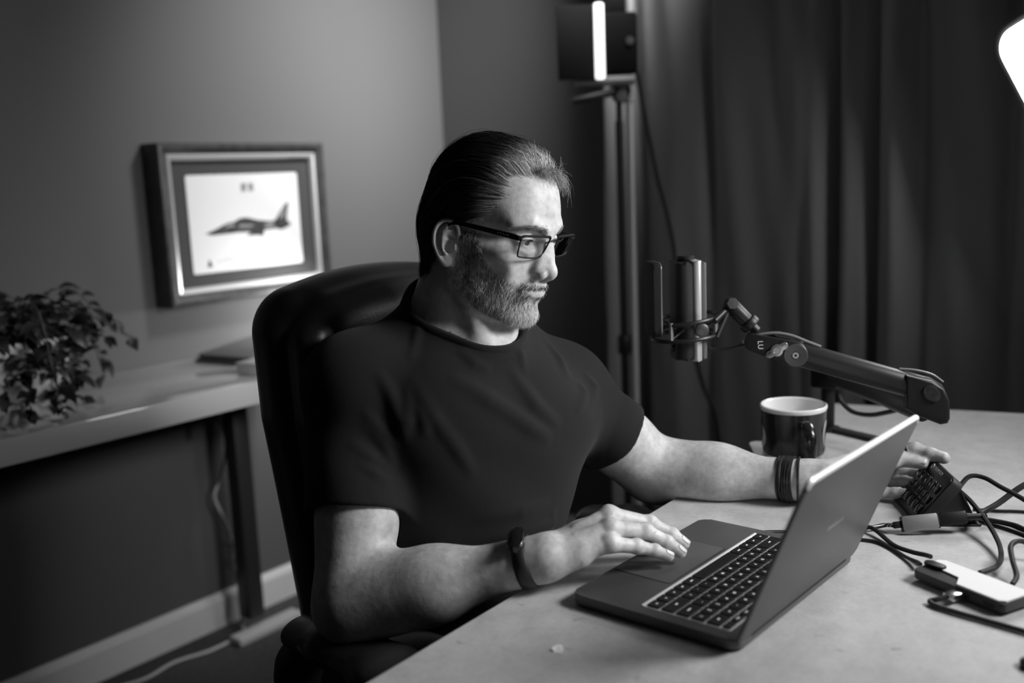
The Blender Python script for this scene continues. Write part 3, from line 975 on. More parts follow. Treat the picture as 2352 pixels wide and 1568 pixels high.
# --- t-shirt
NK_N = np.array([-.16, -.42, .89]); NK_N /= np.linalg.norm(NK_N)
NK_P = NOTCH + np.array([0, 0, .018])
def sleeve_axis(h):
    S, E_ = JT['S' + h], JT['E' + h]
    return S, S + (E_ - S) * (.60 if h == 'R' else .56)
FOLDS = [([(0.9038, 0.8853, 0.9857), (0.8993, 0.8411, 0.9338), (0.9167, 0.8196, 0.891), (0.9331, 0.8056, 0.8491)], [0.0025, 0.005, 0.005, 0.0025]),
         ([(0.8983, 0.8821, 0.979), (0.8768, 0.8669, 0.9311), (0.8709, 0.8698, 0.8998)], [0.00175, 0.0035, 0.00175]),
         ([(0.8768, 0.9172, 0.9957), (0.8765, 0.8925, 0.9606), (0.8727, 0.8737, 0.929), (0.8709, 0.8706, 0.9077)], [0.00225, 0.0045, 0.0045, 0.00225]),
         ([(0.8467, 0.9172, 0.9493), (0.8563, 0.8966, 0.9213), (0.8686, 0.8754, 0.8962)], [0.002, 0.004, 0.002]),
         ([(0.8419, 0.9167, 0.9351), (0.8564, 0.8921, 0.9043), (0.863, 0.8785, 0.8686)], [0.002, 0.004, 0.002]),
         ([(0.8238, 0.9213, 0.9104), (0.8384, 0.8961, 0.8888), (0.8579, 0.879, 0.8664)], [0.00175, 0.0035, 0.00175]),
         ([(0.8196, 0.9064, 0.8876), (0.8338, 0.8867, 0.8722), (0.851, 0.8754, 0.8551)], [0.00175, 0.0035, 0.00175]),
         ([(0.9299, 0.8452, 0.9811), (0.9623, 0.8042, 0.9486), (1.0075, 0.7735, 0.907), (1.0385, 0.7588, 0.8828)], [0.0035, 0.007, 0.007, 0.0035]),
         ([(0.8903, 0.8613, 0.9526), (0.8893, 0.8487, 0.9283), (0.8874, 0.8455, 0.9071)], [0.00175, 0.0035, 0.00175]),
         ([(1.0292, 0.7993, 0.9978), (1.0271, 0.7929, 0.9763)], [0.002, 0.002]),
         ([(1.1159, 0.8262, 1.0125), (1.1088, 0.7903, 0.9773), (1.0955, 0.7688, 0.9534)], [0.0025, 0.005, 0.0025]),
         ([(0.9121, 0.8174, 0.7751), (0.9687, 0.778, 0.7689), (1.0366, 0.7624, 0.7645), (1.0518, 0.7616, 0.7847)], [0.0025, 0.005, 0.005, 0.0025]),
         ([(0.9226, 0.8085, 0.8004), (0.9824, 0.7734, 0.7983), (1.0386, 0.7624, 0.7976)], [0.0025, 0.005, 0.0025]),
         ([(0.9629, 0.8533, 1.0115), (0.9677, 0.8288, 0.9924), (0.9833, 0.8128, 0.9824)], [0.002, 0.004, 0.002]),
         ([(1.0048, 0.8043, 0.9851), (1.0232, 0.7741, 0.9318), (1.0545, 0.7555, 0.8944)], [0.003, 0.006, 0.003]),
         ([(0.9474, 0.9073, 1.0335), (0.9204, 0.8958, 1.0037)], [0.0025, 0.0025]),
         ([(1.1217, 0.771, 0.9489), (1.1204, 0.7598, 0.9317), (1.0844, 0.7506, 0.9095)], [0.002, 0.004, 0.002]),
         ([(1.1496, 0.7822, 0.9552), (1.1607, 0.7682, 0.9292), (1.1256, 0.753, 0.9128)], [0.002, 0.004, 0.002])]
def fold_d(p):
    """height of the drag folds: soft ridges along polylines, fading out at both ends"""
    out = np.zeros(len(p), np.float32)
    for pts, r in FOLDS:
        P = np.array(pts, np.float32)
        c = P.mean(0); R_ = np.sqrt(((P - c) ** 2).sum(1)).max() + .04
        m = ((p - c) ** 2).sum(1) < R_ * R_
        if not m.any(): continue
        q = p[m]
        h = np.zeros(len(q), np.float32)
        A = np.array(r) * 1.35
        A[0] = A[-1] = 0
        if len(A) == 2: A = np.array([.0035, .001])
        for i in range(len(P) - 1):
            ba = P[i + 1] - P[i]; w = q - P[i]
            t = np.clip(w @ ba / (ba @ ba), 0, 1)
            dd = np.sqrt(((w - t[:, None] * ba) ** 2).sum(1))
            amp = A[i] + (A[i + 1] - A[i]) * t
            wd = .0045 + .75 * r[len(r) // 2]
            h = np.maximum(h, amp * np.exp(-(dd / wd) ** 2))
        out[m] += h
    return out
def shirt_outer(p):
    d = smin(torso_d(p), neck_d(p), .03) - .0075
    belly = ell(p, T_BEL + T_F * .02 - T_U * .04 - T_L * .01, (.148, .125, .12), TM)
    d = smin(d, belly, .05)
    for h in 'RL':
        S, He = sleeve_axis(h)
        ax = (He - S) / np.linalg.norm(He - S)
        e = np.minimum(cap(p, S, He + ax * .03, .066, .0655 if h == 'R' else .062), masked(p, (S + JT['E' + h]) / 2, .32, lambda q: arm_d(q, h)) - .0075)
        cut = (p - He.astype(np.float32)) @ (ax if h == 'R' else ax).astype(np.float32)
        e = smax(e, cut, .003)
        d = smin(d, e, .022)
    d = d - fold_d(p)
    # soft creases
    u = (p - T_CHE.astype(np.float32)) @ TM.astype(np.float32)
    d = d - .0016 * np.sin(u[:, 0] * 38 + u[:, 2] * 55) * np.exp(-(u[:, 2] + .08) ** 2 / .02)
    return d
def shirt_d(p):
    d = shirt_outer(p)
    # neck opening: above a tilted plane, near the neck
    pl = (p - NK_P.astype(np.float32)) @ NK_N.astype(np.float32)
    ax = T_NB + np.array([0, 0, .06])
    rad = cap(p, NECK_TOP, NECK_BOT, .054, .058) - .045
    d = smax(d, -np.maximum(-pl, rad), .003)
    # hem
    d = smax(d, (T_PEL[2] + .03) - p[:, 2], .004)
    inner = body_in(p) - .0012
    return np.maximum(d, -inner)
def body_in(p):
    d = torso_d(p)
    d = smin(d, neck_d(p), .03)
    for h in 'RL':
        S, E_ = JT['S' + h], JT['E' + h]
        d = smin(d, cap(p, S, E_, .054, .044), .03)
        d = smin(d, arm_d(p, h), .01)
    return d
def shirt(root, ow):
    v, f = polygonise(shirt_d, (.70, .62, .56), (1.46, 1.20, 1.12), .0030, 1)
    m = mat('shirt_cotton', .010, .9, spec=.2, sheen=.06, bump=(1500, .3, 2))
    s = link('t_shirt', mesh_np('t_shirt', v - ow.astype(np.float32), f), m, root, label='black crew-neck cotton t-shirt')
    # ribbed neckband following the opening
    pts = []
    c0 = NK_P + NK_N * 0
    ctr = T_NB + T_U * .01
    ctr = ctr - NK_N * ((ctr - NK_P) @ NK_N)
    e1 = T_L - NK_N * (T_L @ NK_N); e1 /= np.linalg.norm(e1); e2 = np.cross(NK_N, e1)
    ang = np.linspace(0, 2 * PI, 72, endpoint=False)
    ring = []
    for a in ang:
        dr = np.cos(a) * e1 + np.sin(a) * e2
        t = np.linspace(.03, .14, 90)
        P = (ctr + t[:, None] * dr).astype(np.float32)
        dd = shirt_outer(P)
        i = int(np.argmax(dd > 0)) if (dd > 0).any() else 89
        ring.append(ctr + dr * min(t[i], .112))
    ring = np.array(ring)
    for _ in range(4): ring = (np.roll(ring, 1, 0) + 2 * ring + np.roll(ring, -1, 0)) / 4
    band = MB()
    R0 = ring - ow
    out = R0 - (ctr - ow)
    out /= np.linalg.norm(out, axis=1, keepdims=True)
    bm = bmesh.new()
    prof = [(-.0075, .001), (-.001, .0045), (.0022, .003), (.0045, -.004), (.0062, -.013), (.0050, -.0165), (-.002, -.015), (-.006, -.004)]
    rows = [[bm.verts.new(R0[k] + out[k] * a + NK_N * b) for a, b in prof] for k in range(72)]
    for k in range(72):
        A, B_ = rows[k], rows[(k + 1) % 72]
        for j in range(len(prof)):
            bm.faces.new((A[j], A[(j + 1) % len(prof)], B_[(j + 1) % len(prof)], B_[j]))
    bmesh.ops.recalc_face_normals(bm, faces=bm.faces)
    mb = bpy.data.meshes.new('neckband'); bm.to_mesh(mb); bm.free()
    link('neckband', mb, m, s, smooth=True)
# --- trousers
def trousers(root, ow):
    hip = {s: T_PEL + T_L * s * .085 + np.array([0, -.03, -.01]) for s in (-1, 1)}
    kn = {s: hip[s] + T_F * .40 + T_L * s * .05 + np.array([0, 0, .01]) for s in (-1, 1)}
    an = {s: kn[s] + np.array([0, .06, -.44]) for s in (-1, 1)}
    def fn(p):
        d = ell(p, T_PEL + np.array([0, 0, .0]), (.178, .135, .115), TM)
        for s in (-1, 1):
            d = smin(d, cap(p, hip[s], kn[s], .088, .066), .04)
            d = smin(d, cap(p, kn[s], an[s], .064, .055), .02)
        d = smax(d, .10 - p[:, 2], .006)
        return d + .0025 * np.sin(p[:, 0] * 60 + p[:, 1] * 45)
    v, f = polygonise(fn, (.66, .36, .05), (1.40, 1.22, .72), .008, 1)
    link('trousers', mesh_np('trousers', v - ow.astype(np.float32), f), mat('trouser_denim', .012, .8, sheen=.1), root, label='dark trousers')
    MS = mat('shoe_black', .02, .4)
    for s in (-1, 1):
        A = an[s].copy(); A[2] = .0
        fv = T_F.copy(); fv[2] = 0; fv /= np.linalg.norm(fv)
        def fs(p, A=A):
            d = cap(p, A + np.array([0, 0, .055]), A + fv * .16 + np.array([0, 0, .040]), .046, .036)
            d = smin(d, cap(p, A + np.array([0, 0, .06]), A + np.array([0, 0, .12]), .045, .048), .03)
            return smax(d, .004 - p[:, 2], .006)
        v, f = polygonise(fs, A - .2, A + np.array([.2, .2, .2]) + .05, .008, 1)
        link('shoe', mesh_np('shoe', v - ow.astype(np.float32), f), MS, root)

# --- hair
def hair_y(z):
    return np.interp(z, [-60, 10, 33, 40, 48, 56, 64, 72, 80, 86, 92, 98, 106], [-20, -20, 30, 36, 43, 47.5, 49, 48.5, 47, 47, 52, 64, 84])
def scalp_mask(q):
    x, y, z = np.abs(q[:, 0]), q[:, 1], q[:, 2]
    lim = hair_y(z)
    lim = np.where((z < 33) & (z > 8), np.interp(z, [8, 33], [-22, 30]), lim)
    m = (y < lim) & (z > np.interp(y, [-120, -60, -20, 30], [-48, -40, -20, 20]))
    return m
def scalp_soft(q):
    x, y, z = np.abs(q[:, 0]), q[:, 1], q[:, 2]
    lim = hair_y(z)
    lim = np.where((z < 33) & (z > 8), np.interp(z, [8, 33], [-22, 30]), lim)
    return np.clip((lim - 2 - y) / 9, 0, 1) * np.clip((z - np.interp(y, [-120, -60, -20, 30], [-48, -40, -20, 20])) / 6, 0, 1)
NECK_L0 = to_local(np.array([NECK_TOP], np.float32))[0]; NECK_L1 = to_local(np.array([NECK_BOT], np.float32))[0]
def guide_d(p):
    q = np.abs(p * V3(1, 0, 0)) + p * V3(0, 1, 1)
    d = cranium(q)
    d = smin(d, ell(q, (0, 46, -16), (54, 46, 50)), 16)
    d = smin(d, cap(q, NECK_L0, NECK_L1, 56, 59), 16)
    d = smin(d, ell(q, (0, -48, 2), (62, 40, 46)), 20)
    return d
def grad(fn, p, e=.6):
    d0 = fn(p)
    return d0, np.stack([fn(p + V3(*(e * (np.arange(3) == a)))) - d0 for a in range(3)], 1) / e
def flow(p):
    x, y, z = p[:, 0], p[:, 1], p[:, 2]
    ax = np.abs(x)
    side = np.clip((ax - 30) / 35, 0, 1) * np.clip((85 - z) / 40, 0, 1)
    dn = np.clip((25 - y) / 95, 0, 1.6) * (1 + .35 * side) + .30 * side
    dn = np.where((y < -6) & (z < 45), np.maximum(dn, 1.5), dn)
    vx = np.where(y > 20, .12 * np.sign(x), 0.0)
    return np.stack([vx, -np.ones_like(y), -dn], 1)
def grow(roots, length, layer, zend, steps=64, K=12, quiff=None):
    p = roots.astype(np.float32).copy()
    N = len(p)
    st = (length / steps).astype(np.float32)
    path = np.empty((N, steps + 1, 3), np.float32)
    _, g = grad(guide_d, p); g /= np.linalg.norm(g, axis=1, keepdims=True) + 1e-6
    path[:, 0] = p
    alive = np.ones(N, bool); endi = np.full(N, steps)
    ph = RNG.uniform(0, 6.28, N)
    for k in range(steps):
        d = flow(p)
        d += .10 * np.stack([np.sin(p[:, 1] * .05 + ph), np.zeros(N), np.sin(p[:, 1] * .06 + ph * 2)], 1)
        d -= (d * g).sum(1, keepdims=True) * g
        d /= np.linalg.norm(d, axis=1, keepdims=True) + 1e-6
        p = p + d.astype(np.float32) * st[:, None]
        dd, g = grad(guide_d, p); g /= np.linalg.norm(g, axis=1, keepdims=True) + 1e-6
        s = (k + 1) * st
        h = layer * np.clip(s / 26, 0, 1) ** .7
        if quiff is not None: h = h + quiff * np.exp(-((s - 20) / 18) ** 2)
        p = (p - (dd - h)[:, None] * g).astype(np.float32)
        # keep clear of the ear by passing behind it
        path[:, k + 1] = p
        hit = alive & (p[:, 2] < zend)
        endi[hit] = k + 1
        alive &= ~hit
    t = np.linspace(0, 1, K)[None] * endi[:, None]
    i = np.minimum(t.astype(int), steps - 1); fr = (t - i)[..., None]
    a = np.arange(N)[:, None]
    return path[a, i] * (1 - fr) + path[a, i + 1] * fr, endi
def strands_object(name, lines, rads, shade, root, ow, m, sides=3):
    W_ = to_world(lines.reshape(-1, 3)).reshape(lines.shape) - ow
    S, K, _ = W_.shape
    v, f = tube_np(W_, rads / 1000.0, sides)
    me = mesh_np(name, v, f)
    sh = np.repeat(np.clip(shade, .004, .95).reshape(-1), sides).astype(np.float32)
    a = me.attributes.new('shade', 'FLOAT', 'POINT'); a.data.foreach_set('value', sh)
    return link(name, me, m, root, kind='stuff')
def grey_at(P, r):
    """greying pigment plus painted-in light at the front and temples, dark behind"""
    x, y, z = np.abs(P[..., 0]), P[..., 1], P[..., 2]
    front = np.clip((y - 22) / 32, 0, 1)
    sideg = np.clip((y - 8) / 32, 0, 1) * np.clip((80 - z) / 30, 0, 1) * np.clip((x - 40) / 20, 0, 1)
    g = np.maximum(front * np.clip((z - 60) / 30, 0, 1), .6 * sideg)
    return .012 + .02 * r + g * (.08 + .95 * r ** 1.4)
def hair(root, ow):
    MH = vcol_mat('hair_fibre', .48, .3)
    # roots scattered over the scalp
    M0 = 60000
    u = RNG.normal(size=(M0, 3)); u /= np.linalg.norm(u, axis=1, keepdims=True)
    p = (np.array([0, -8, 50]) + u * np.array([74, 84, 78])).astype(np.float32)
    for _ in range(4):
        d, g = grad(guide_d, p); p = (p - d[:, None] * g / ((g ** 2).sum(1, keepdims=True) + 1e-6)).astype(np.float32)
    p = p[scalp_mask(p + np.stack([np.zeros(len(p)), RNG.normal(size=len(p)) * 2.2 + 1.8 * np.sin(p[:, 2] * .45) + 1.2 * np.sin(p[:, 0] * .5), RNG.normal(size=len(p)) * 2], 1).astype(np.float32))]
    # keep density even, denser along the hairline
    p = p[:15000]
    fr = np.clip((p[:, 1] - (hair_y(p[:, 2]) - 14)) / 14, 0, 1)
    N = len(p)
    length = RNG.uniform(120, 270, N) * np.where(p[:, 1] > 0, 1.0, .8)
    layer = RNG.uniform(1.0, 10.5, N) * np.clip(.35 + (p[:, 2] - 10) / 90, .35, 1.0)
    quiff = np.where((p[:, 2] > 88) & (p[:, 1] > 40), RNG.uniform(0, 9, N), 0)
    zend = RNG.uniform(-96, -58, N) + np.where(np.abs(p[:, 0]) < 40, -6, 0)
    L, endi = grow(p, length, layer, zend, quiff=quiff)
    # clumping into locks
    K = L.shape[1]
    gi = RNG.choice(N, 420, replace=False)
    near_g = np.empty(N, int)
    for s in range(0, N, 2000):
        dd = ((L[s:s + 2000, None, 6] - L[None, gi, 6]) ** 2).sum(-1)
        near_g[s:s + 2000] = gi[np.argmin(dd, 1)]
    t = np.linspace(0, 1, K)
    wgt = (.62 * t ** .8)[None, :, None] * RNG.uniform(.5, 1, N)[:, None, None]
    same = np.linalg.norm(L[:, 0] - L[near_g, 0], axis=1) < 45
    wgt = np.where(same[:, None, None], wgt, 0)
    jit = (RNG.normal(size=(N, 1, 3)) * np.array([1.3, 1.0, 1.3])) * t[None, :, None] ** 1.2
    L = L * (1 - wgt) + (L[near_g] ) * wgt + jit
    # stray waviness and curled ends at the nape
    low = np.clip((-40 - L[..., 2]) / 40, 0, 1) * np.clip((-L[..., 1]) / 20, 0, 1)
    ph = RNG.uniform(0, 6.28, 420)[np.searchsorted(np.sort(gi), near_g) % 420][:, None]
    L[..., 1] += low * (9 * np.sin(t[None] * 9 + ph) + 2)
    L[..., 0] += low * np.sign(L[..., 0]) * 5 * np.sin(t[None] * 8 + ph)
    rads = np.broadcast_to((.19 * (1 - .55 * t))[None], (N, K)).copy()
    r = RNG.uniform(0, 1, N)[:, None]
    strands_object('hair', L, rads, grey_at(L, r), root, ow, MH)
    # front tuft that falls forward over the brow line
    n = 700
    a = RNG.uniform(-1, 1, n)
    base = np.stack([a * 30 + 12, 66 + RNG.uniform(-8, 4, n), 98 + RNG.uniform(-4, 5, n)], 1).astype(np.float32)
    for _ in range(3):
        d, g = grad(guide_d, base); base = (base - d[:, None] * g).astype(np.float32)
    K2 = 10; t2 = np.linspace(0, 1, K2)
    ln = RNG.uniform(16, 34, n)[:, None]
    fan = RNG.normal(size=n)[:, None] * .75
    up = np.stack([base[:, :1] + (a[:, None] * 9 + fan * 14 + 3) * t2, base[:, 1:2] + ln * (.75 * t2 - .25 * t2 ** 2) * RNG.uniform(.2, 1, n)[:, None], base[:, 2:] + ln * (.95 * t2 - (1.0 + fan * .5) * t2 ** 2)], -1)
    up += (RNG.normal(size=(n, 1, 3)) * np.array([5, 4, 4]) * (t2 ** 1.5)[None, :, None])
    up[..., 1] += 3 * np.sin(t2 * 6 + RNG.uniform(0, 6, n)[:, None]) * t2
    rr = np.broadcast_to((.22 * (1 - .6 * t2))[None], (n, K2)).copy()
    strands_object('front_tuft', up, rr, (.06 + .55 * RNG.uniform(0, 1, n)[:, None] ** 1.3) * np.ones((1, K2)), root, ow, MH)
    # loose fly-aways over the crown and temples
    n = 260
    pick = RNG.choice(N, n)
    fl = L[pick].copy()
    tt_ = np.linspace(0, 1, K)
    off = RNG.uniform(1.0, 5.5, n)[:, None] * np.sin(np.clip(tt_ * 1.15, 0, 1) * PI)[None]
    _, gg = grad(guide_d, fl.reshape(-1, 3).astype(np.float32)); gg /= np.linalg.norm(gg, axis=1, keepdims=True) + 1e-6
    fl = fl + gg.reshape(n, K, 3) * off[..., None] + (RNG.normal(size=(n, 1, 3)) * 5) * (tt_ ** 1.4)[None, :, None]
    fl[..., 2] += 2.0 * np.sin(tt_ * 7 + RNG.uniform(0, 6, n)[:, None])
    strands_object('stray_hair', fl, np.full((n, K), .17), (.05 + .35 * RNG.uniform(0, 1, n)[:, None] ** 2) * np.ones((1, K)), root, ow, MH)
    # beard
    hq = to_local(BODY_V)
    sel = (np.abs(hq[:, 0]) < 80) & (hq[:, 1] > -5) & (hq[:, 2] > -112) & (hq[:, 2] < 36)
    q = hq[sel]
    mk = beard_mask(q)
    n = 9500
    ix = RNG.choice(len(q), n, p=mk / mk.sum())
    b = (q[ix] + RNG.normal(size=(n, 3)) * .7).astype(np.float32)
    d, g = grad(head_d, b, .8); g /= np.linalg.norm(g, axis=1, keepdims=True) + 1e-6
    b = b - d[:, None] * g
    x, y, z = b[:, 0], b[:, 1], b[:, 2]
    dirv = np.stack([.15 * np.sign(x) * np.clip((y - 60) / 30, 0, 1), np.clip((70 - y) / 60, 0, .8) * .9 + .05, -np.ones(n)], 1)
    dirv = np.where(((np.abs(x) < 30) & (z > -44) & (y > 80))[:, None], np.stack([.55 * x / 22, .05 * np.ones(n), -np.ones(n)], 1), dirv)
    dirv += RNG.normal(size=(n, 3)) * .30
    dirv -= (dirv * g).sum(1, keepdims=True) * g
    dirv /= np.linalg.norm(dirv, axis=1, keepdims=True) + 1e-6
    chin = np.clip((y - 62) / 20, 0, 1) * np.clip((-60 - z) / 14, 0, 1)
    ln = (RNG.uniform(3.5, 8, n) + chin * RNG.uniform(1.5, 6, n)) * np.where((z > -46) & (y > 80), .8, 1) * np.where(z > -10, .8, 1)
    K3 = 5; t3 = np.linspace(0, 1, K3)[None, :, None]
    lift = RNG.uniform(.30, .62, n)[:, None, None] * (1 + .35 * chin[:, None, None])
    Lb = b[:, None] + ln[:, None, None] * (dirv[:, None] * t3 + g[:, None] * (lift * (t3 - .42 * t3 ** 2)))
    white = np.clip(.34 + .52 * chin + .10 * (z < -30) - .26 * ((z > -44) & (y > 85)), 0, 1)
    iswh = RNG.uniform(0, 1, n) < white
    sh = np.where(iswh, RNG.uniform(.40, .92, n), RNG.uniform(.015, .12, n))[:, None] * np.ones((1, K3))
    rb = np.broadcast_to((.165 * (1 - .65 * np.linspace(0, 1, K3)))[None], (n, K3)).copy() * RNG.uniform(.8, 1.15, n)[:, None]
    strands_object('beard', Lb, rb, sh, root, ow, MH)
    # eyebrows
    for s in (-1, 1):
        n = 300
        t = RNG.uniform(0, 1, n)
        ctrl = smooth_path([(11, 92, 31.5), (22, 92, 34.5), (36, 84, 36.5), (50, 66, 31)], 60)
        c = ctrl[(t * 59).astype(int)] + np.stack([RNG.normal(size=n) * .8, np.zeros(n), RNG.normal(size=n) * (2.3 - 1.4 * t)], 1)
        c[:, 0] *= s
        c = c.astype(np.float32)
        for _ in range(4):
            d, g = grad(head_d, c, .8); c = (c - d[:, None] * g / ((g ** 2).sum(1, keepdims=True) + 1e-6)).astype(np.float32)
        g /= np.linalg.norm(g, axis=1, keepdims=True)
        dv = np.stack([s * np.ones(n), -.35 - .5 * t, .35 - .55 * t], 1) + RNG.normal(size=(n, 3)) * .18
        dv -= (dv * g).sum(1, keepdims=True) * g; dv /= np.linalg.norm(dv, axis=1, keepdims=True)
        tt = np.linspace(0, 1, 5)[None, :, None]
        le = c[:, None] + RNG.uniform(6, 10, n)[:, None, None] * (dv[:, None] * tt + g[:, None] * (.28 * tt - .14 * tt ** 2))
        strands_object('eyebrow', le, np.broadcast_to((.17 * (1 - .6 * np.linspace(0, 1, 5)))[None], (n, 5)).copy(), RNG.uniform(.03, .22, n)[:, None] * np.ones((1, 5)), root, ow, MH)
        # lashes
        n = 60
        tl = np.linspace(-1, 1, n)
        ex_ = EYE[0] + tl * 12
        al = np.clip(1 - (tl * 12 / 14.0) ** 2, 0, 1); hi = np.radians(-2.0 + 13 * al)
        rr_ = np.sqrt(np.maximum(14.4 ** 2 - (tl * 12) ** 2, 20))
        l0 = np.stack([s * ex_, EYE[1] + rr_ * np.cos(hi), EYE[2] + rr_ * np.sin(hi)], 1)
        tt = np.linspace(0, 1, 5)[None, :, None]
        ld = np.stack([s * tl * .35, np.ones(n), -.45 + 0 * tl], 1)
        ll = l0[:, None] + 6.5 * (ld[:, None] * tt + np.array([0, 0, .45]) * tt ** 2)
        strands_object('eyelashes', ll, np.broadcast_to((.14 * (1 - .7 * np.linspace(0, 1, 5)))[None], (n, 5)).copy(), .01 * np.ones((n, 5)), root, ow, MH)
# ------------------------------------------------------------------ desk
DZ = .740
def desk():
    root = empty('desk', (1.2, .2, 0), 'large desk with a pale mottled concrete-look top under the laptop', 'desk')
    m = mat('desk_top', .40, .48, spec=.35)
    nt = m.node_tree; b = nt.nodes['Principled BSDF']
    tc = nt.nodes.new('ShaderNodeTexCoord')
    def noise(sc, det, rough=.6):
        n = nt.nodes.new('ShaderNodeTexNoise'); n.inputs['Scale'].default_value = sc; n.inputs['Detail'].default_value = det; n.inputs['Roughness'].default_value = rough
        nt.links.new(tc.outputs['Object'], n.inputs['Vector']); return n
    n1, n2, n3 = noise(5, 5), noise(28, 6, .7), noise(150, 4, .8)
    def mul(a, bb, f):
        x = nt.nodes.new('ShaderNodeMath'); x.operation = 'MULTIPLY_ADD'; nt.links.new(a, x.inputs[0]); x.inputs[1].default_value = f
        if hasattr(bb, 'links'): nt.links.new(bb, x.inputs[2])
        else: x.inputs[2].default_value = bb
        return x.outputs[0]
    s = mul(n3.outputs['Fac'], mul(n2.outputs['Fac'], mul(n1.outputs['Fac'], .30, -.205), .28), .20)
    # sparse dark pits and scratches
    v = nt.nodes.new('ShaderNodeTexNoise'); v.inputs['Scale'].default_value = 55; v.inputs['Detail'].default_value = 8; v.inputs['Roughness'].default_value = .8
    mp = nt.nodes.new('ShaderNodeMapping'); mp.inputs['Scale'].default_value = (1, .5, 1); mp.inputs['Rotation'].default_value = (0, 0, .6)
    nt.links.new(tc.outputs['Object'], mp.inputs['Vector']); nt.links.new(mp.outputs['Vector'], v.inputs['Vector'])
    r = nt.nodes.new('ShaderNodeMapRange'); r.inputs['From Min'].default_value = .30; r.inputs['From Max'].default_value = .40; r.inputs['To Min'].default_value = .45; r.inputs['To Max'].default_value = 1
    nt.links.new(v.outputs['Fac'], r.inputs['Value'])
    mm = nt.nodes.new('ShaderNodeMath'); mm.operation = 'MULTIPLY'; nt.links.new(s, mm.inputs[0]); nt.links.new(r.outputs['Result'], mm.inputs[1])
    nt.links.new(mm.outputs[0], b.inputs['Base Color'])
    bp = nt.nodes.new('ShaderNodeBump'); bp.inputs['Strength'].default_value = .15; bp.inputs['Distance'].default_value = .0008
    nt.links.new(n3.outputs['Fac'], bp.inputs['Height']); nt.links.new(bp.outputs['Normal'], b.inputs['Normal'])
    pts = [(.36, .692), (1.985, .728), (2.20, -.15), (2.20, -.62), (.36, -.62)]
    MB().prism([(x - 1.2, y - .2) for x, y in pts], DZ - .028, DZ, .0018).build('tabletop', m, root, False)
    MD = mat('desk_frame', .03, .5)
    for x, y in ((.46, .55), (1.90, .55), (.46, -.52), (2.05, -.52)):
        MB().box((x - 1.2, y - .2, (DZ - .028) / 2), (.06, .06, DZ - .028), .004).build('leg', MD, root)
    MB().box((.0, -.0, DZ - .053), (1.36, .05, .05), .004).build('rail', MD, root)
desk()

def paper_scrap():
    b = bmesh.new()
    pts = [(-.006, -.003), (-.001, -.0052), (.006, -.003), (.0055, .001), (.001, .0058), (-.004, .003)]
    vs = [b.verts.new((x, y, .0012 + .0012 * math.sin(40 * x * 10))) for x, y in pts]
    lo = [b.verts.new((x * .9, y * .9, .0002)) for x, y in pts]
    b.faces.new(vs); b.faces.new(lo[::-1])
    for k in range(6): b.faces.new((lo[k], lo[(k + 1) % 6], vs[(k + 1) % 6], vs[k]))
    me = bpy.data.meshes.new('paper_scrap'); b.to_mesh(me); b.free()
    o = link('paper_scrap', me, mat('scrap_white', .85, .7), label='tiny white scrap of paper on the near desk edge', cat='scrap')
    o.location = (.785, .577, DZ); o.rotation_euler = (0, 0, .5); o.scale = (1.15, 1.15, 1.6)
paper_scrap()
def puck():
    o = MB().lathe([(.001, 0), (.0095, 0), (.011, .002), (.011, .006), (.008, .009), (.001, .0095)], 28).build('rubber_puck', mat('puck_black', .02, .5), label='small black rounded knob lying at the right edge of the desk', cat='knob')
    o.location = (1.008, .172, DZ)
puck()

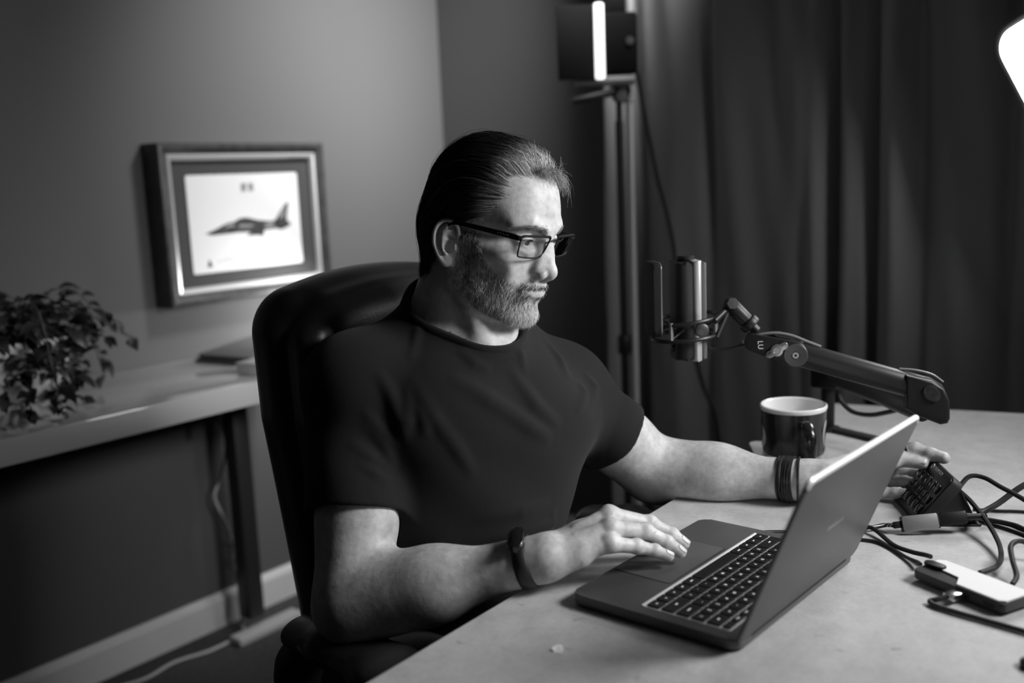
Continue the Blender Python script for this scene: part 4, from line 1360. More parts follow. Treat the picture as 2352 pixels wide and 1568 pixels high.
# ------------------------------------------------------------------ laptop
def laptop():
    yaw = -.0406
    ex = Vector((math.cos(yaw), math.sin(yaw), 0)); ey = Vector((math.sin(yaw), -math.cos(yaw), 0))
    # right-handed frame: x = ex (man's left->...), y = away from the man, z must be down*-1, so mirror is avoided by using x' = -ex
    O = Vector((.8855, .630, DZ))
    Wd, Dp, T0, T1 = .304, .2124, .0030, .0150
    root = empty('laptop', O, 'open dark grey laptop on the desk, seen from behind its lid', 'laptop')
    # local axes on the root stay world-parallel; L maps (along front edge, towards hinge, up)
    def L(u, v, w): return ex * u + ey * v + Vector((0, 0, w))
    F = Matrix(((ex.x, ey.x, 0, 0), (ex.y, ey.y, 0, 0), (0, 0, 1, 0), (0, 0, 0, 1)))
    M_AL = mat('laptop_shell', .11, .45, metal=.35, spec=.5)
    M_EDGE = mat('laptop_painted_glint', .85, .35, metal=.25)  # pale tone paints light onto the lid's top and the tray strip
    M_KEY = mat('key_black', .008, .5, spec=.3)
    M_LEG = mat('key_legend', .9, .5, emit=.5)
    M_GAP = mat('key_well', .70, .4, metal=.3)  # pale tone stands in for glints between the key rows
    def fix(o):
        me = o.data
        bm = bmesh.new(); bm.from_mesh(me); bmesh.ops.recalc_face_normals(bm, faces=bm.faces); bm.to_mesh(me); bm.free()
        return o
    fix(MB().slab((Wd / 2, Dp / 2, (T0 + T1) / 2), (Wd, Dp, T1 - T0), .012, .0022, 8, F).build('base', M_AL, root))
    for u, v in ((.03, .02), (Wd - .03, .02), (.03, Dp - .02), (Wd - .03, Dp - .02)):
        fix(MB().lathe([(.006, 0), (.007, .0035)], 16, F @ Matrix.Translation((u, v, 0))).build('rubber_foot', M_KEY, root))
    # trackpad: slightly sunk look by a fine dark gap and a proud glass plate
    fix(MB().slab((Wd / 2, .0415, T1 - .0001), (.1355, .0790, .0008), .004, 0, 5, F).build('trackpad_gap', M_KEY, root))
    fix(MB().slab((Wd / 2, .0415, T1 + .0001), (.1340, .0775, .0008), .0036, .0002, 5, F).build('trackpad', mat('trackpad_glass', .105, .42, metal=.3), root))
    ku0, ku1, kv0, kv1 = .0160, .2880, .0890, .1960
    fix(MB().slab(((ku0 + ku1) / 2, (kv0 + kv1) / 2, T1 + .0000), (ku1 - ku0, kv1 - kv0, .0006), .003, 0, 4, F).build('keyboard_tray', M_GAP, root))
    fix(MB().slab(((ku0 + ku1) / 2, kv0 - .0014, T1 + .0004), (ku1 - ku0, .0034, .0016), .0012, .0004, 3, F).build('tray_edge', M_EDGE, root, label='pale strip along the keyboard, its reflection painted in'))  # reflection off the tray's front edge, painted as a pale strip
    rows = [
        (1.0, ['fn', 'ctrl', 'alt', 'cmd', ' ', 'cmd', 'alt', '<', '^', '>'], [1, 1, 1, 1.25, 5, 1.25, 1, 1, 1, 1]),
        (1.0, ['shift', 'Z', 'X', 'C', 'V', 'B', 'N', 'M', ',', '.', '/', 'shift'], [2.25, 1, 1, 1, 1, 1, 1, 1, 1, 1, 1, 2.25]),
        (1.0, ['caps', 'A', 'S', 'D', 'F', 'G', 'H', 'J', 'K', 'L', ';', "'", 'return'], [1.75, 1, 1, 1, 1, 1, 1, 1, 1, 1, 1, 1, 1.75]),
        (1.0, ['tab', 'Q', 'W', 'E', 'R', 'T', 'Y', 'U', 'I', 'O', 'P', '[', ']', '\\'], [1.5] + [1] * 12 + [1]),
        (1.0, ['`', '1', '2', '3', '4', '5', '6', '7', '8', '9', '0', '-', '=', 'del'], [1] * 13 + [1.5]),
        (.62, ['esc', 'F1', 'F2', 'F3', 'F4', 'F5', 'F6', 'F7', 'F8', 'F9', 'F10', 'F11', 'F12', ' '], [1.5] + [1] * 13),
    ]
    v = kv0 + .0012
    unit_h = (kv1 - kv0 - .0024) / sum(r[0] for r in rows)
    cache, lcache = {}, {}
    for hgt, labs, ws in rows:
        hh = hgt * unit_h
        uu = (ku1 - ku0 - .003) / sum(ws)
        u = ku0 + .0015
        # the man sits at the front edge, so his left-to-right runs against ex when seen from here: his left hand side is +ex
        for lab, w in zip(labs[::-1], ws[::-1]):
            kw = w * uu
            key = (round(kw, 5), round(hh, 5))
            if key not in cache:
                k = MB().slab((0, 0, .0009), (kw - .0024, hh - .0026, .0018), .0015, .0004, 3)
                me = bpy.data.meshes.new('key'); k.bm.to_mesh(me); k.bm.free(); me.materials.append(M_KEY); cache[key] = me
            ko = link('key', cache[key], None, root)
            ko.matrix_local = Matrix.Translation(L(u + kw / 2, v + hh / 2, T1 + .0003)) @ Matrix.Rotation(yaw, 4, 'Z')
            if lab.strip():
                sz = .0050 if len(lab) == 1 else (.0032 if len(lab) < 4 else .0028)
                lk = (lab, sz)
                if lk not in lcache:
                    t = text_mesh(lab, sz, .0001); t.materials.append(M_LEG); lcache[lk] = t
                to = link('key_legend', lcache[lk], None, ko)
                # letters face up and read from the man's side (his right is -ex, his away is ey)
                to.matrix_local = Matrix.Translation((0, 0, .0019)) @ Matrix.Rotation(PI, 4, 'Z')
            u += kw
        v += hh
    # lid
    tilt = math.radians(22.2); LH = .1985
    up = (ey * math.sin(tilt) + Vector((0, 0, math.cos(tilt))))
    nrm = ex.cross(up)                     # local z of the lid
    H = L(0, Dp + .0010, T1 - .0045)
    ML = basis(H, ex, up, nrm)
    back = 1 if nrm.dot(ey) > 0 else -1    # the side that faces away from the man
    th = .0048
    fix(MB().slab((Wd / 2, LH / 2, -back * th / 2), (Wd, LH, th), .011, .0009, 8, ML).build('lid', M_AL, root))
    # tube round the lid's edge; the lamplight on its top is painted in
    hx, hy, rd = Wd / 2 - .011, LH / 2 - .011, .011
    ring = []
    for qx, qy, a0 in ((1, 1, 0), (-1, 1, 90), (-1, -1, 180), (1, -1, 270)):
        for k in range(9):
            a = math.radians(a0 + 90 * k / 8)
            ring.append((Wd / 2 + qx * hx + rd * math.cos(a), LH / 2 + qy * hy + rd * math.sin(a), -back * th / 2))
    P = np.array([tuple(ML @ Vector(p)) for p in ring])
    MB().tube(P[2:16], .0035, 8).build('lid_edge', M_EDGE, root, label='top edge of the lid, lamplight painted in as a pale tone')
    MB().tube(np.concatenate([P[15:], P[:3]]), .0025, 8).build('lid_rim', M_AL, root)
    fix(MB().slab((Wd / 2, LH / 2 + .002, -back * (th + .0003)), (Wd - .006, LH - .010, .0006), .006, 0, 5, ML).build('bezel', M_KEY, root))
    fix(MB().slab((Wd / 2, LH / 2 + .005, -back * (th + .0008)), (Wd - .018, LH - .030, .0004), .003, 0, 4, ML).build('screen', mat('screen_glow', .02, .3, emit=SCREEN_EMIT), root, label='lit screen facing the man'))
    c = ML @ Vector((.03, .001, -back * .004)); d = ML @ Vector((Wd - .03, .001, -back * .004))
    MB().cyl(c, d, .0048, n=14).build('hinge', M_KEY, root)
    # maker's mark: a small polished word on the back of the lid
    marks = MB()
    for k in range(6):
        marks.box((Wd / 2 - .018 + k * .0072, LH / 2, back * .00015), (.0044, .0055, .0003), 0, M=ML)
    mo = marks.build('lid_mark', mat('lid_mark', .34, .3, metal=.5), root, False)
    mo['kind'] = 'stuff'
SCREEN_EMIT = 2.2
laptop()
# ------------------------------------------------------------------ mug, microphone and its arm
M_BLK = mat('black_plastic', .013, .42, spec=.35)
M_BLKM = mat('black_matt', .022, .6)
M_GREY = mat('grey_metal', .30, .35, metal=.8)
M_CHR = mat('bright_metal', .75, .22, metal=1.0)
M_RUB = mat('cable_black', .015, .5)
M_WHITE = mat('white_print', .8, .6)

def mug():
    root = empty('mug', (1.540, .632, DZ), 'large black mug with a white inside, handle towards the camera', 'mug')
    R, H = .0535, .101
    MB().lathe([(.001, 0), (R * .80, 0), (R * .86, .003), (R * .93, .030), (R * .955, .060), (R * .975, H - .012), (R * .985, H - .006), (R * .955, H - .0058), (R * .935, H - .008), (R * .90, .03), (R * .86, .012), (R * .74, .0045), (.001, .004)], 56).build('body', mat('mug_black', .018, .22, coat=.4), root)
    MB().lathe([(R * .905, .012), (R * .925, H - .006), (R * .985, H - .0066), (R * 1.012, H - .003), (R * 1.005, H), (R * .965, H + .0012), (R * .915, H - .001), (R * .86, H * .55), (R * .84, .022), (R * .70, .009), (.001, .0085), (.001, .008), (R * .8, .0085)], 56, cap=False).build('glazed_inside', mat('mug_white', .72, .2, coat=.4), root, label='white glazed inside and rim')
    # handle points at the camera, a little to its right
    a = math.atan2(-.632, -1.540) + .30
    dx, dy = math.cos(a), math.sin(a)
    prof = [(R * .90, H * .80), (R * 1.35, H * .83), (R * 1.66, H * .66), (R * 1.68, H * .42), (R * 1.40, H * .22), (R * .90, H * .17)]
    pts = smooth_path([(r * dx, r * dy, z) for r, z in prof], 26)
    side = Vector((-dy, dx, 0))
    b = MB()
    th_ = np.linspace(0, 2 * PI, 14, endpoint=False)
    dv = np.gradient(pts, axis=0); dv /= np.linalg.norm(dv, axis=1, keepdims=True)
    nv = np.cross(dv, np.array(side))
    ringv = pts[:, None] + .0095 * np.cos(th_)[None, :, None] * np.array(side) + .0048 * np.sin(th_)[None, :, None] * nv[:, None]
    t = bmesh.new(); rw = [[t.verts.new(p) for p in r_] for r_ in ringv]
    for A, B_ in zip(rw, rw[1:]):
        for k in range(14): t.faces.new((A[k], A[(k + 1) % 14], B_[(k + 1) % 14], B_[k]))
    bmesh.ops.recalc_face_normals(t, faces=t.faces)
    b._add(t)
    b.build('handle', MATS['mug_black'], root)
    # printed patches left and right of the handle, wrapped on the wall
    def patch(name, outline, m, lift):
        bm = bmesh.new()
        def W_(ang, z):
            r = R * (.93 + .045 * min(1, max(0, (z - .03) / .06))) + lift
            return (r * math.cos(a + ang), r * math.sin(a + ang), z)
        cx = sum(p[0] for p in outline) / len(outline); cz = sum(p[1] for p in outline) / len(outline)
        rings = []
        for s in (0.0001, .5, 1.0):
            rings.append([bm.verts.new(W_(cx + (x - cx) * s, cz + (z - cz) * s)) for x, z in outline])
        n = len(outline)
        for p, q in zip(rings, rings[1:]):
            for k in range(n): bm.faces.new((p[k], p[(k + 1) % n], q[(k + 1) % n], q[k]))
        me = bpy.data.meshes.new(name); bm.to_mesh(me); bm.free()
        return link(name, me, m, root, smooth=True)
    MP = mat('mug_print', .55, .4)
    E = lambda cx, cz, rx, rz, n=24: [(cx + rx * math.cos(2 * PI * k / n), cz + rz * math.sin(2 * PI * k / n)) for k in range(n)]
    patch('print_patch', E(-1.66, .050, .34, .019), MP, .0006)
    patch('print_patch', E(1.06, .055, .24, .024), MP, .0006)
    patch('print_dark', E(-1.84, .058, .30, .020), MATS['mug_black'], .0009)
    patch('print_dark', E(1.20, .058, .20, .020), MATS['mug_black'], .0009)
    for k, (x, z) in enumerate(((-1.58, .022), (-1.45, .020), (-1.33, .018))):
        patch('print_letter', [(x - .045, z - .006), (x + .01, z - .006), (x + .045, z + .006), (x - .02, z + .006)], MP, .0007)
    ring = E(1.10, .030, .13, .010)
    patch('print_letter', ring, MP, .0007)
    patch('print_dark', E(1.12, .030, .075, .0055), MATS['mug_black'], .001)
    c = MB().slab((0, 0, .002), (.11, .11, .004), .012, .0008).build('coaster', mat('coaster_pale', .5, .7), label='pale square coaster peeking out behind the mug', cat='coaster')
    c.location = (1.600, .672, DZ); c.rotation_euler = (0, 0, .55)
mug()

MIC = Vector((1.354, .730, 1.018))
ARM_P = Vector((1.398, .606, .962))         # front pivot of the upper boom
ARM_H = Vector((1.479, .411, .901))         # near hinge, upper boom to lower boom
POST = Vector((1.775, .662, DZ))
def microphone():
    root = empty('microphone', MIC, 'black studio microphone with a thin pop filter plate in a shock mount', 'microphone')
    # front of the microphone looks at the man
    f = Vector((-.56, .58, 0)).normalized(); s = Vector((0, 0, 1)).cross(f).normalized()
    F = basis((0, 0, 0), s, f, (0, 0, 1))
    body = mat('mic_black', .009, .48, spec=.3, bump=(2600, .35, 0))
    # capsule-shaped slab: rounded box, 64 wide, 40 deep, 153 tall
    def pill(w, d, h, rad, bev, z=0, y=0):
        return MB().slab((0, y, z), (w, d, h), rad, bev, 8, F)
    pill(.062, .030, .150, .013, .007, 0, .004).build('grille_front', body, root)
    pill(.064, .013, .153, .0055, .003, 0, -.0120).build('side_band', mat('mic_band', .48, .38, metal=.4), root, label='brushed grey band round the body')
    pill(.060, .010, .147, .0045, .003, 0, -.0215).build('grille_back', mat('mic_mesh', .10, .4, bump=(2600, .6, 0)), root)
    MB().lathe([(.001, 0), (.013, 0), (.014, .002), (.014, .005), (.012, .007), (.001, .0072)], 24, F @ Matrix.Translation((0, -.002, .076))).build('touch_cap', M_BLK, root)
    # controls low on the front
    for z in (-.050, -.058):
        MB().lathe([(.001, 0), (.006, 0), (.006, .005), (.001, .006)], 18, F @ Matrix.Translation((0, .018, z)) @ Matrix.Rotation(-PI / 2, 4, 'X')).build('dial', M_BLK, root)
    # pop filter: a thin upright plate in front, with a paler metal rim
    pm = F @ Matrix.Translation((0, .050, .020)) @ Matrix.Rotation(PI / 2, 4, 'X')
    MB().slab((0, 0, 0), (.066, .112, .012), .010, .002, 6, pm).build('pop_filter', mat('pop_black', .008, .65, spec=.2, bump=(2000, .5, 0)), root)
    MB().slab((0, 0, .0056), (.0665, .1125, .0022), .010, .0006, 6, pm).build('pop_filter_rim', mat('pop_rim', .16, .35, metal=.6), root)
    # cradle: two hoops, posts and elastic bands
    def hoop(z, rx, ry, y0, r, tilt=0):
        n = 40
        return [tuple(F @ Vector((rx * math.cos(2 * PI * k / n), y0 + ry * math.sin(2 * PI * k / n), z + tilt * math.sin(2 * PI * k / n)))) for k in range(n)]
    for z, t in ((-.014, -.006), (-.040, -.004)):
        MB().tube(hoop(z, .050, .050, 0, .003, t), .0032, 8, True).build('cradle_ring', M_BLK, root)
    for a in (40, 130, 220, 310):
        c, q = math.cos(math.radians(a)), math.sin(math.radians(a))
        p = F @ Vector((.050 * c, .050 * q, -.014)); p2 = F @ Vector((.050 * c, .050 * q, -.040))
        MB().cyl(p, p2, .0036, n=10).build('cradle_post', M_GREY, root)
        for da, z0 in ((14, -.016), (-14, -.038)):
            c2, q2 = math.cos(math.radians(a + da)), math.sin(math.radians(a + da))
            p3 = F @ Vector((.034 * c2, .024 * q2, -.027))
            MB().cyl(p if z0 > -.03 else p2, p3, .0016, n=6).build('elastic_band', M_RUB, root)
    MB().lathe([(.001, 0), (.0095, 0), (.0105, .001), (.0105, .005), (.009, .006), (.001, .006)], 24, F @ Matrix.Translation((.046, -.012, -.026)) @ Matrix.Rotation(PI / 2, 4, 'Y')).build('side_screw', mat('screw_dark', .06, .4, metal=.5), root)
    MB().lathe([(.001, 0), (.0095, 0), (.0105, .001), (.0105, .005), (.009, .006), (.001, .006)], 24, F @ Matrix.Translation((-.046, -.012, -.026)) @ Matrix.Rotation(-PI / 2, 4, 'Y')).build('side_screw', MATS['screw_dark'], root)
    # yoke and swivel that join the cradle to the boom
    j0 = F @ Vector((.040, -.034, -.014)); j1 = Vector((1.384, .668, 1.024)) - MIC; j2 = ARM_P + Vector((.004, .028, .022)) - MIC
    MB().cyl(j0, j1, .0055, n=12).cyl(F @ Vector((.036, -.038, -.040)), j1, .0045, n=12).build('yoke', M_BLK, root)
    d = (j2 - j1).normalized()
    MB().ball(j1, .0125).cyl(j1 - d * .004, j1 + d * .036, .0125, .0115, 20, .002).cyl(j1 + d * .034, j1 + d * .046, .0155, None, 20, .002).cyl(j1 + d * .046, j2, .007, n=14).build('swivel', M_BLK, root)
    MB().lathe([(.001, 0), (.008, 0), (.009, .001), (.009, .003), (.001, .0035)], 6, basis(j1 + Vector((-.010, -.008, .004)), (.614, -.788, -.041), (.154, .068, .986), (-.774, -.612, .163))).build('swivel_nut', mat('nut_dark', .12, .35, metal=.7), root)
microphone()

def mic_arm():
    root = empty('microphone_boom', POST, 'black low-profile boom arm carrying the microphone from a desk post', 'boom stand')
    P, Hh = ARM_P - POST, ARM_H - POST
    def boom(name, a, b, w, h, m):
        """rounded flat tube from a to b"""
        d = (b - a); Lg = d.length; d = d.normalized()
        up = Vector((0, 0, 1)); sd = d.cross(up).normalized(); up = sd.cross(d)
        # extrude along local z
        return MB().slab((0, 0, Lg / 2), (w, h, Lg), min(w, h) * .46, .0012, 8, basis(a, sd, up, d)).build(name, m, root), d, sd, up
    arm_m = mat('boom_black', .024, .42, metal=.2, spec=.4)
    d = (Hh - P).normalized()
    o, d, sd, up = boom('upper_boom', P + d * .020, Hh - d * .002, .032, .036, arm_m)
    # clevis at the microphone end: two cheeks, lever, disc
    cs = -sd if (-sd).dot(-CAM_FWD) > 0 else sd
    def cheek(off, name):
        pts = []
        for k in range(13): pts.append((-.030 + .013 * math.cos(PI / 2 + PI * k / 12), .013 * math.sin(PI / 2 + PI * k / 12)))
        for k in range(13): pts.append((.032 + .019 * math.cos(-PI / 2 + PI * k / 12), .019 * math.sin(-PI / 2 + PI * k / 12)))
        return MB().prism(pts, -.004, .004, .0012, basis(P + cs * off, d, up, d.cross(up))).build(name, M_BLK, root)
    cheek(.012, 'clevis_cheek'); cheek(-.012, 'clevis_cheek')
    nz = cs
    B0 = basis(P + d * .034 + cs * .016, d, up, cs) if d.cross(up).dot(cs) > 0 else basis(P + d * .034 + cs * .016, -d, up, cs)
    MB().lathe([(.001, 0), (.0170, 0), (.0175, .001), (.0175, .003), (.0165, .0042), (.006, .0036), (.0055, .0030), (.001, .0030)], 40, B0).build('pivot_disc', mat('disc_dark', .045, .38), root)
    MB().lathe([(.0022, .003), (.0045, .003), (.0045, .0042), (.0022, .0042)], 20, B0, cap=False).build('pivot_screw', M_GREY, root)
    B1 = basis(P + d * .006 + cs * .016, B0.col[0].xyz, up, cs)
    lv = MB()
    lr = B1 @ Matrix.Rotation(math.radians(48 if B1.col[0].xyz.dot(CAM_RIGHT) > 0 else 132), 4, 'Z')
    lv.slab((.0, 0, .004), (.036, .010, .005), .0045, .0012, 6, lr)
    lv.lathe([(.001, .001), (.0085, .001), (.0090, .003), (.0088, .008), (.0055, .0085), (.0050, .0075), (.001, .0075)], 24, B1)
    lv.build('clamp_lever', M_GREY, root, label='grey metal clamp lever')
    t = text_mesh('LU', .011, .0002); t.materials.append(M_WHITE)
    sgn = 1 if B1.col[0].xyz.dot(CAM_RIGHT) > 0 else -1
    tx = Vector(CAM_RIGHT); tx = (tx - cs * tx.dot(cs)).normalized(); ty = cs.cross(tx)
    to = link('lettering', t, None, root)
    to.matrix_local = basis(P - d * .019 + cs * .0163, tx, ty, cs) @ Matrix.Rotation(math.radians(-84), 4, 'Z')
    # cable cover strip bowed over the pivot
    MB().tube(smooth_path([tuple(P + d * t + up * z) for t, z in ((-.045, -.006), (-.030, .008), (-.005, .020), (.02, .0235), (.045, .021), (.066, .019))], 24), .0026, 8).build('cable_cover', mat('cover_grey', .16, .35), root)
    # near hinge block
    lo0 = Vector((0, 0, .110)); lo1 = Hh + Vector((0, 0, -.030))
    pts = [(-.026, .016), (.010, .018), (.028, .012), (.036, -.004), (.037, -.030), (.034, -.038), (.024, -.043), (-.008, -.040), (-.026, -.034)]
    hb = basis(Hh, d, Vector((0, 0, 1)), d.cross(Vector((0, 0, 1))).normalized())
    MB().prism(pts, -.018, .018, .005, hb, 3).build('hinge_block', M_BLK, root)
    MB().lathe([(.001, 0), (.012, 0), (.012, .002), (.010, .003), (.004, .0024), (.001, .0024)], 28, basis(Hh + d * .010 + cs * .0178, B0.col[0].xyz, Vector((0, 0, 1)), cs)).build('hinge_cap', mat('cap_gloss', .03, .2), root)
    MB().tube(smooth_path([tuple(Hh + d * t + Vector((0, 0, z))) for t, z in ((-.034, .0195), (-.012, .0240), (.012, .0245), (.028, .018))], 16), .0020, 8).build('cable_cover', MATS['cover_grey'], root)
    ld = (lo1 - lo0).normalized()
    boom('lower_boom', lo0, lo1, .030, .038, arm_m)
    # post: riser, collar and the flat foot lying on the desk
    MB().cyl((0, 0, .004), (0, 0, .135), .0125, n=24, bev=.002).build('post', M_BLK, root)
    MB().box((0, 0, .108), (.048, .052, .052), .006).build('collar', M_BLK, root)
    MB().cyl((0, 0, 0), (0, 0, .006), .024, n=28, bev=.002).build('foot', M_BLK, root)
    a = Vector((0, 0, .0055)); b = Vector((1.700, .455, DZ)) - POST; dd = (b - a); dd.z = 0
    MB().box((dd.length / 2, 0, .0045), (dd.length, .022, .007), .0018, M=Matrix.Rotation(math.atan2(dd.y, dd.x), 4, 'Z')).build('foot_bar', M_BLKM, root)
    # the lead hanging in a bow under the lower boom, and the one from the microphone into the boom
mic_arm()
def lead(name, pts, r, m, label, n=60, grp=None, **k):
    return MB().tube(smooth_path(pts, n), r, 8).build(name, m, label=label, cat='cable', group=grp, **k)
lead('microphone_lead', [(1.372, .708, .958), (1.380, .690, .9545), (1.388, .668, .957), (1.396, .648, .964), (1.404, .622, .978), (1.408, .600, .9825)], .0030, M_RUB, 'short black lead from the microphone into the boom arm')
lead('hanging_lead', [(1.721, 0.623, 0.821), (1.715, 0.611, 0.807), (1.705, 0.589, 0.797), (1.692, 0.556, 0.799), (1.682, 0.523, 0.81), (1.671, 0.491, 0.824), (1.659, 0.461, 0.838)], .0042, M_RUB, 'black lead bowing down under the boom arm onto the desk')

# ------------------------------------------------------------------ key pad on its stand, adapter, hub, cables
KC = Vector((1.404, .386, .7755))
K1 = Vector((-.847, -.531, -.009)).normalized()
K2 = Vector((.3295, -.539, .7755)); K2 = (K2 - K1 * K2.dot(K1)).normalized()
KN = K1.cross(K2)
def key_pad():
    root = empty('control_pad', (KC.x, KC.y, DZ), 'black control pad of fifteen keys on a wedge stand, held by the left hand', 'control pad')
    B = Matrix.Translation(KC - Vector((KC.x, KC.y, DZ))) @ basis((0, 0, 0), K1, K2, KN)
    lw, lh = .108, .078
    MB().slab((0, 0, -.008), (lw, lh, .016), .008, .0015, 6, B).build('housing', M_BLKM, root)
    MB().slab((0, 0, .0004), (lw - .006, lh - .006, .0012), .006, .0004, 6, B).build('face_plate', mat('face_gloss', .010, .3), root)
    key = MB().slab((0, 0, .0012), (.0142, .0142, .0030), .0030, .0010, 5)
    me = bpy.data.meshes.new('pad_key'); key.bm.to_mesh(me); key.bm.free(); me.materials.append(mat('pad_key', .012, .10, coat=.5))
    for p in me.polygons: p.use_smooth = True
    for r in range(3):
        for c in range(5):
            o = link('pad_key', me, None, root)
            o.matrix_local = B @ Matrix.Translation(((c - 2) * .0176, (1 - r) * .0182 - .0055, .0008))
    t = text_mesh('STREAM DECK', .0070, .0001, 'LEFT'); t.materials.append(M_WHITE)
    to = link('lettering', t, None, root); to.matrix_local = B @ Matrix.Translation((-.0165, .0315, .0011)) @ Matrix.Scale(.78, 4, (1, 0, 0))
    rg = []
    for a, b in ((0, 2 * PI),):
        rg = [(-.0225 + .0036 * math.cos(2 * PI * k / 24), .0315 + .0036 * math.sin(2 * PI * k / 24), .0012) for k in range(24)]
    lg = MB().tube([tuple(B @ Vector(p)) for p in rg], .0006, 6, True)
    sw = [(-.0225 + .0019 * math.cos(a), .0315 + .0019 * math.sin(a), .0012) for a in np.linspace(.6, 5.2, 14)]
    lg.tube([tuple(B @ Vector(p)) for p in sw], .0005, 6)
    lg.build('emblem', M_WHITE, root)
    # wedge stand behind: two triangular cheeks and a base
    top = B @ Vector((0, lh * .42, -.016)); bot = B @ Vector((0, -lh * .46, -.016))
    bk = Vector((K2.x, K2.y, 0)).normalized()
    for sx in (-1, 1):
        off = K1 * (sx * (lw / 2 - .003))
        A_, B_ = top + off, bot + off
        C_ = Vector((A_.x, A_.y, 0)) + bk * .022; C_.z = .0015
        D_ = Vector((B_.x, B_.y, 0)); D_.z = .0015
        pts = [A_, B_, D_, C_]
        bm = bmesh.new()
        q0 = [bm.verts.new(p - K1 * .002) for p in pts]; q1 = [bm.verts.new(p + K1 * .002) for p in pts]
        bm.faces.new(q0); bm.faces.new(q1[::-1])
        for k in range(4): bm.faces.new((q0[k], q1[k], q1[(k + 1) % 4], q0[(k + 1) % 4]))
        bmesh.ops.recalc_face_normals(bm, faces=bm.faces)
        m2 = bpy.data.meshes.new('stand_cheek'); bm.to_mesh(m2); bm.free()
        link('stand_cheek', m2, M_BLKM, root)
    a0 = bot - K1 * (lw / 2 + .004); a1 = bot + K1 * (lw / 2 + .004)
    a0.z = a1.z = 0
    t0, t1 = Vector((top.x, top.y, 0)) + bk * .026 - K1 * (lw / 2 + .004), Vector((top.x, top.y, 0)) + bk * .026 + K1 * (lw / 2 + .004)
    f0 = a0 - bk * .014; f1 = a1 - bk * .014
    MB().prism([(p.x, p.y) for p in (f0, f1, t1, t0)], .0004, .0036, .0008).build('stand_base', M_BLKM, root, False)
    # sloping back
    bm = bmesh.new()
    q = [top - K1 * (lw / 2), top + K1 * (lw / 2), t1 + Vector((0, 0, .003)) - bk * .004, t0 + Vector((0, 0, .003)) - bk * .004]
    v0 = [bm.verts.new(p) for p in q]; v1 = [bm.verts.new(p - bk * .002) for p in q]
    bm.faces.new(v0); bm.faces.new(v1[::-1])
    for k in range(4): bm.faces.new((v0[k], v1[k], v1[(k + 1) % 4], v0[(k + 1) % 4]))
    bmesh.ops.recalc_face_normals(bm, faces=bm.faces)
    m3 = bpy.data.meshes.new('stand_back'); bm.to_mesh(m3); bm.free()
    link('stand_back', m3, M_BLKM, root)
key_pad()

AD = Vector((1.318, .366, .7555)); ADX = Vector((-.10, -.995, 0)).normalized()
def adapter():
    # a flat block lying on its long edge, leaning back
    root = empty('usb_adapter', AD, 'small grey metal adapter block in front of the control pad', 'adapter')
    ax = Vector((.52, -.80, .10)).normalized()
    ay = Vector((.30, .20, .93)); ay = (ay - ax * ay.dot(ax)).normalized(); az = ax.cross(ay)
    B = basis((0, 0, 0), ax, ay, az)
    MB().slab((0, 0, 0), (.0455, .0205, .011), .0025, .0009, 5, B).build('shell', mat('adapter_alu', .22, .45, metal=.3), root)
    MB().slab((-.0232, 0, 0), (.0016, .0200, .0105), .0006, .0002, 3, B).slab((.0232, 0, 0), (.0016, .0200, .0105), .0006, .0002, 3, B).build('end_cap', M_BLK, root)
    MB().box((-.0285, 0, 0), (.0110, .0090, .0070), .001, M=B).build('cable_boot', M_BLK, root)
    MB().slab((.042, .001, 0), (.036, .0175, .0100), .0035, .0015, 5, B).build('plug', M_BLK, root)
    MB().cyl(B @ Vector((.060, .001, 0)), B @ Vector((.083, -.001, 0)), .0050, .0036, 14).build('strain_relief', M_BLK, root)
    return B
AB = adapter()
w_ = lambda p: tuple(AB @ Vector(p) + AD)
braid = mat('cable_braid', .05, .5)
nt = braid.node_tree
tcn = nt.nodes.new('ShaderNodeTexCoord'); wv = nt.nodes.new('ShaderNodeTexWave'); wv.inputs['Scale'].default_value = 90; wv.bands_direction = 'DIAGONAL'
rp = nt.nodes.new('ShaderNodeMapRange'); rp.inputs['To Min'].default_value = .02; rp.inputs['To Max'].default_value = .55; rp.inputs['From Min'].default_value = .62; rp.inputs['From Max'].default_value = .8
nt.links.new(tcn.outputs['Object'], wv.inputs['Vector']); nt.links.new(wv.outputs['Fac'], rp.inputs['Value']); nt.links.new(rp.outputs['Result'], nt.nodes['Principled BSDF'].inputs['Base Color'])
z4 = DZ + .0035
lead('braided_cable', [w_((-.034, 0, 0)), (1.306, .408, z4 + .004), (1.290, .424, z4 + .001), (1.266, .442, z4), (1.236, .460, z4), (1.208, .470, z4 + .003), (1.188, .474, z4 + .005)], .0030, braid, 'black and white braided cable from the adapter to the side of the laptop')
lead('hub_cable', [(1.189, .502, z4 + .005), (1.212, .500, z4 + .003), (1.244, .484, z4), (1.270, .452, z4 + .002), (1.284, .426, z4 + .005), (1.281, .411, z4 + .004), (1.252, .380, z4), (1.232, .353, z4 + .003), (1.217, .330, z4 + .008), (1.210, .322, z4 + .010)], .0030, M_RUB, 'black cable from the side of the laptop into the far end of the hub')
lead('hub_thin_cable', [(1.190, .536, z4 + .005), (1.212, .530, z4 + .001), (1.238, .492, z4 - .001), (1.247, .436, z4 - .001), (1.254, .404, z4 - .001), (1.243, .381, z4 - .001), (1.219, .354, z4), (1.200, .334, z4 + .004), (1.190, .328, z4 + .006)], .0022, M_RUB, 'thin black cable running alongside into the hub')
lead('adapter_cable', [w_((.083, -.001, 0)), (1.384, .308, .757), (1.415, .292, .766), (1.452, .262, .790), (1.49, .22, .80), (1.56, .14, .765), (1.62, .06, .7455), (1.70, -.15, .7445), (1.74, -.60, .7445)], .0040, M_RUB, 'thick black cable rising from the adapter to the right')
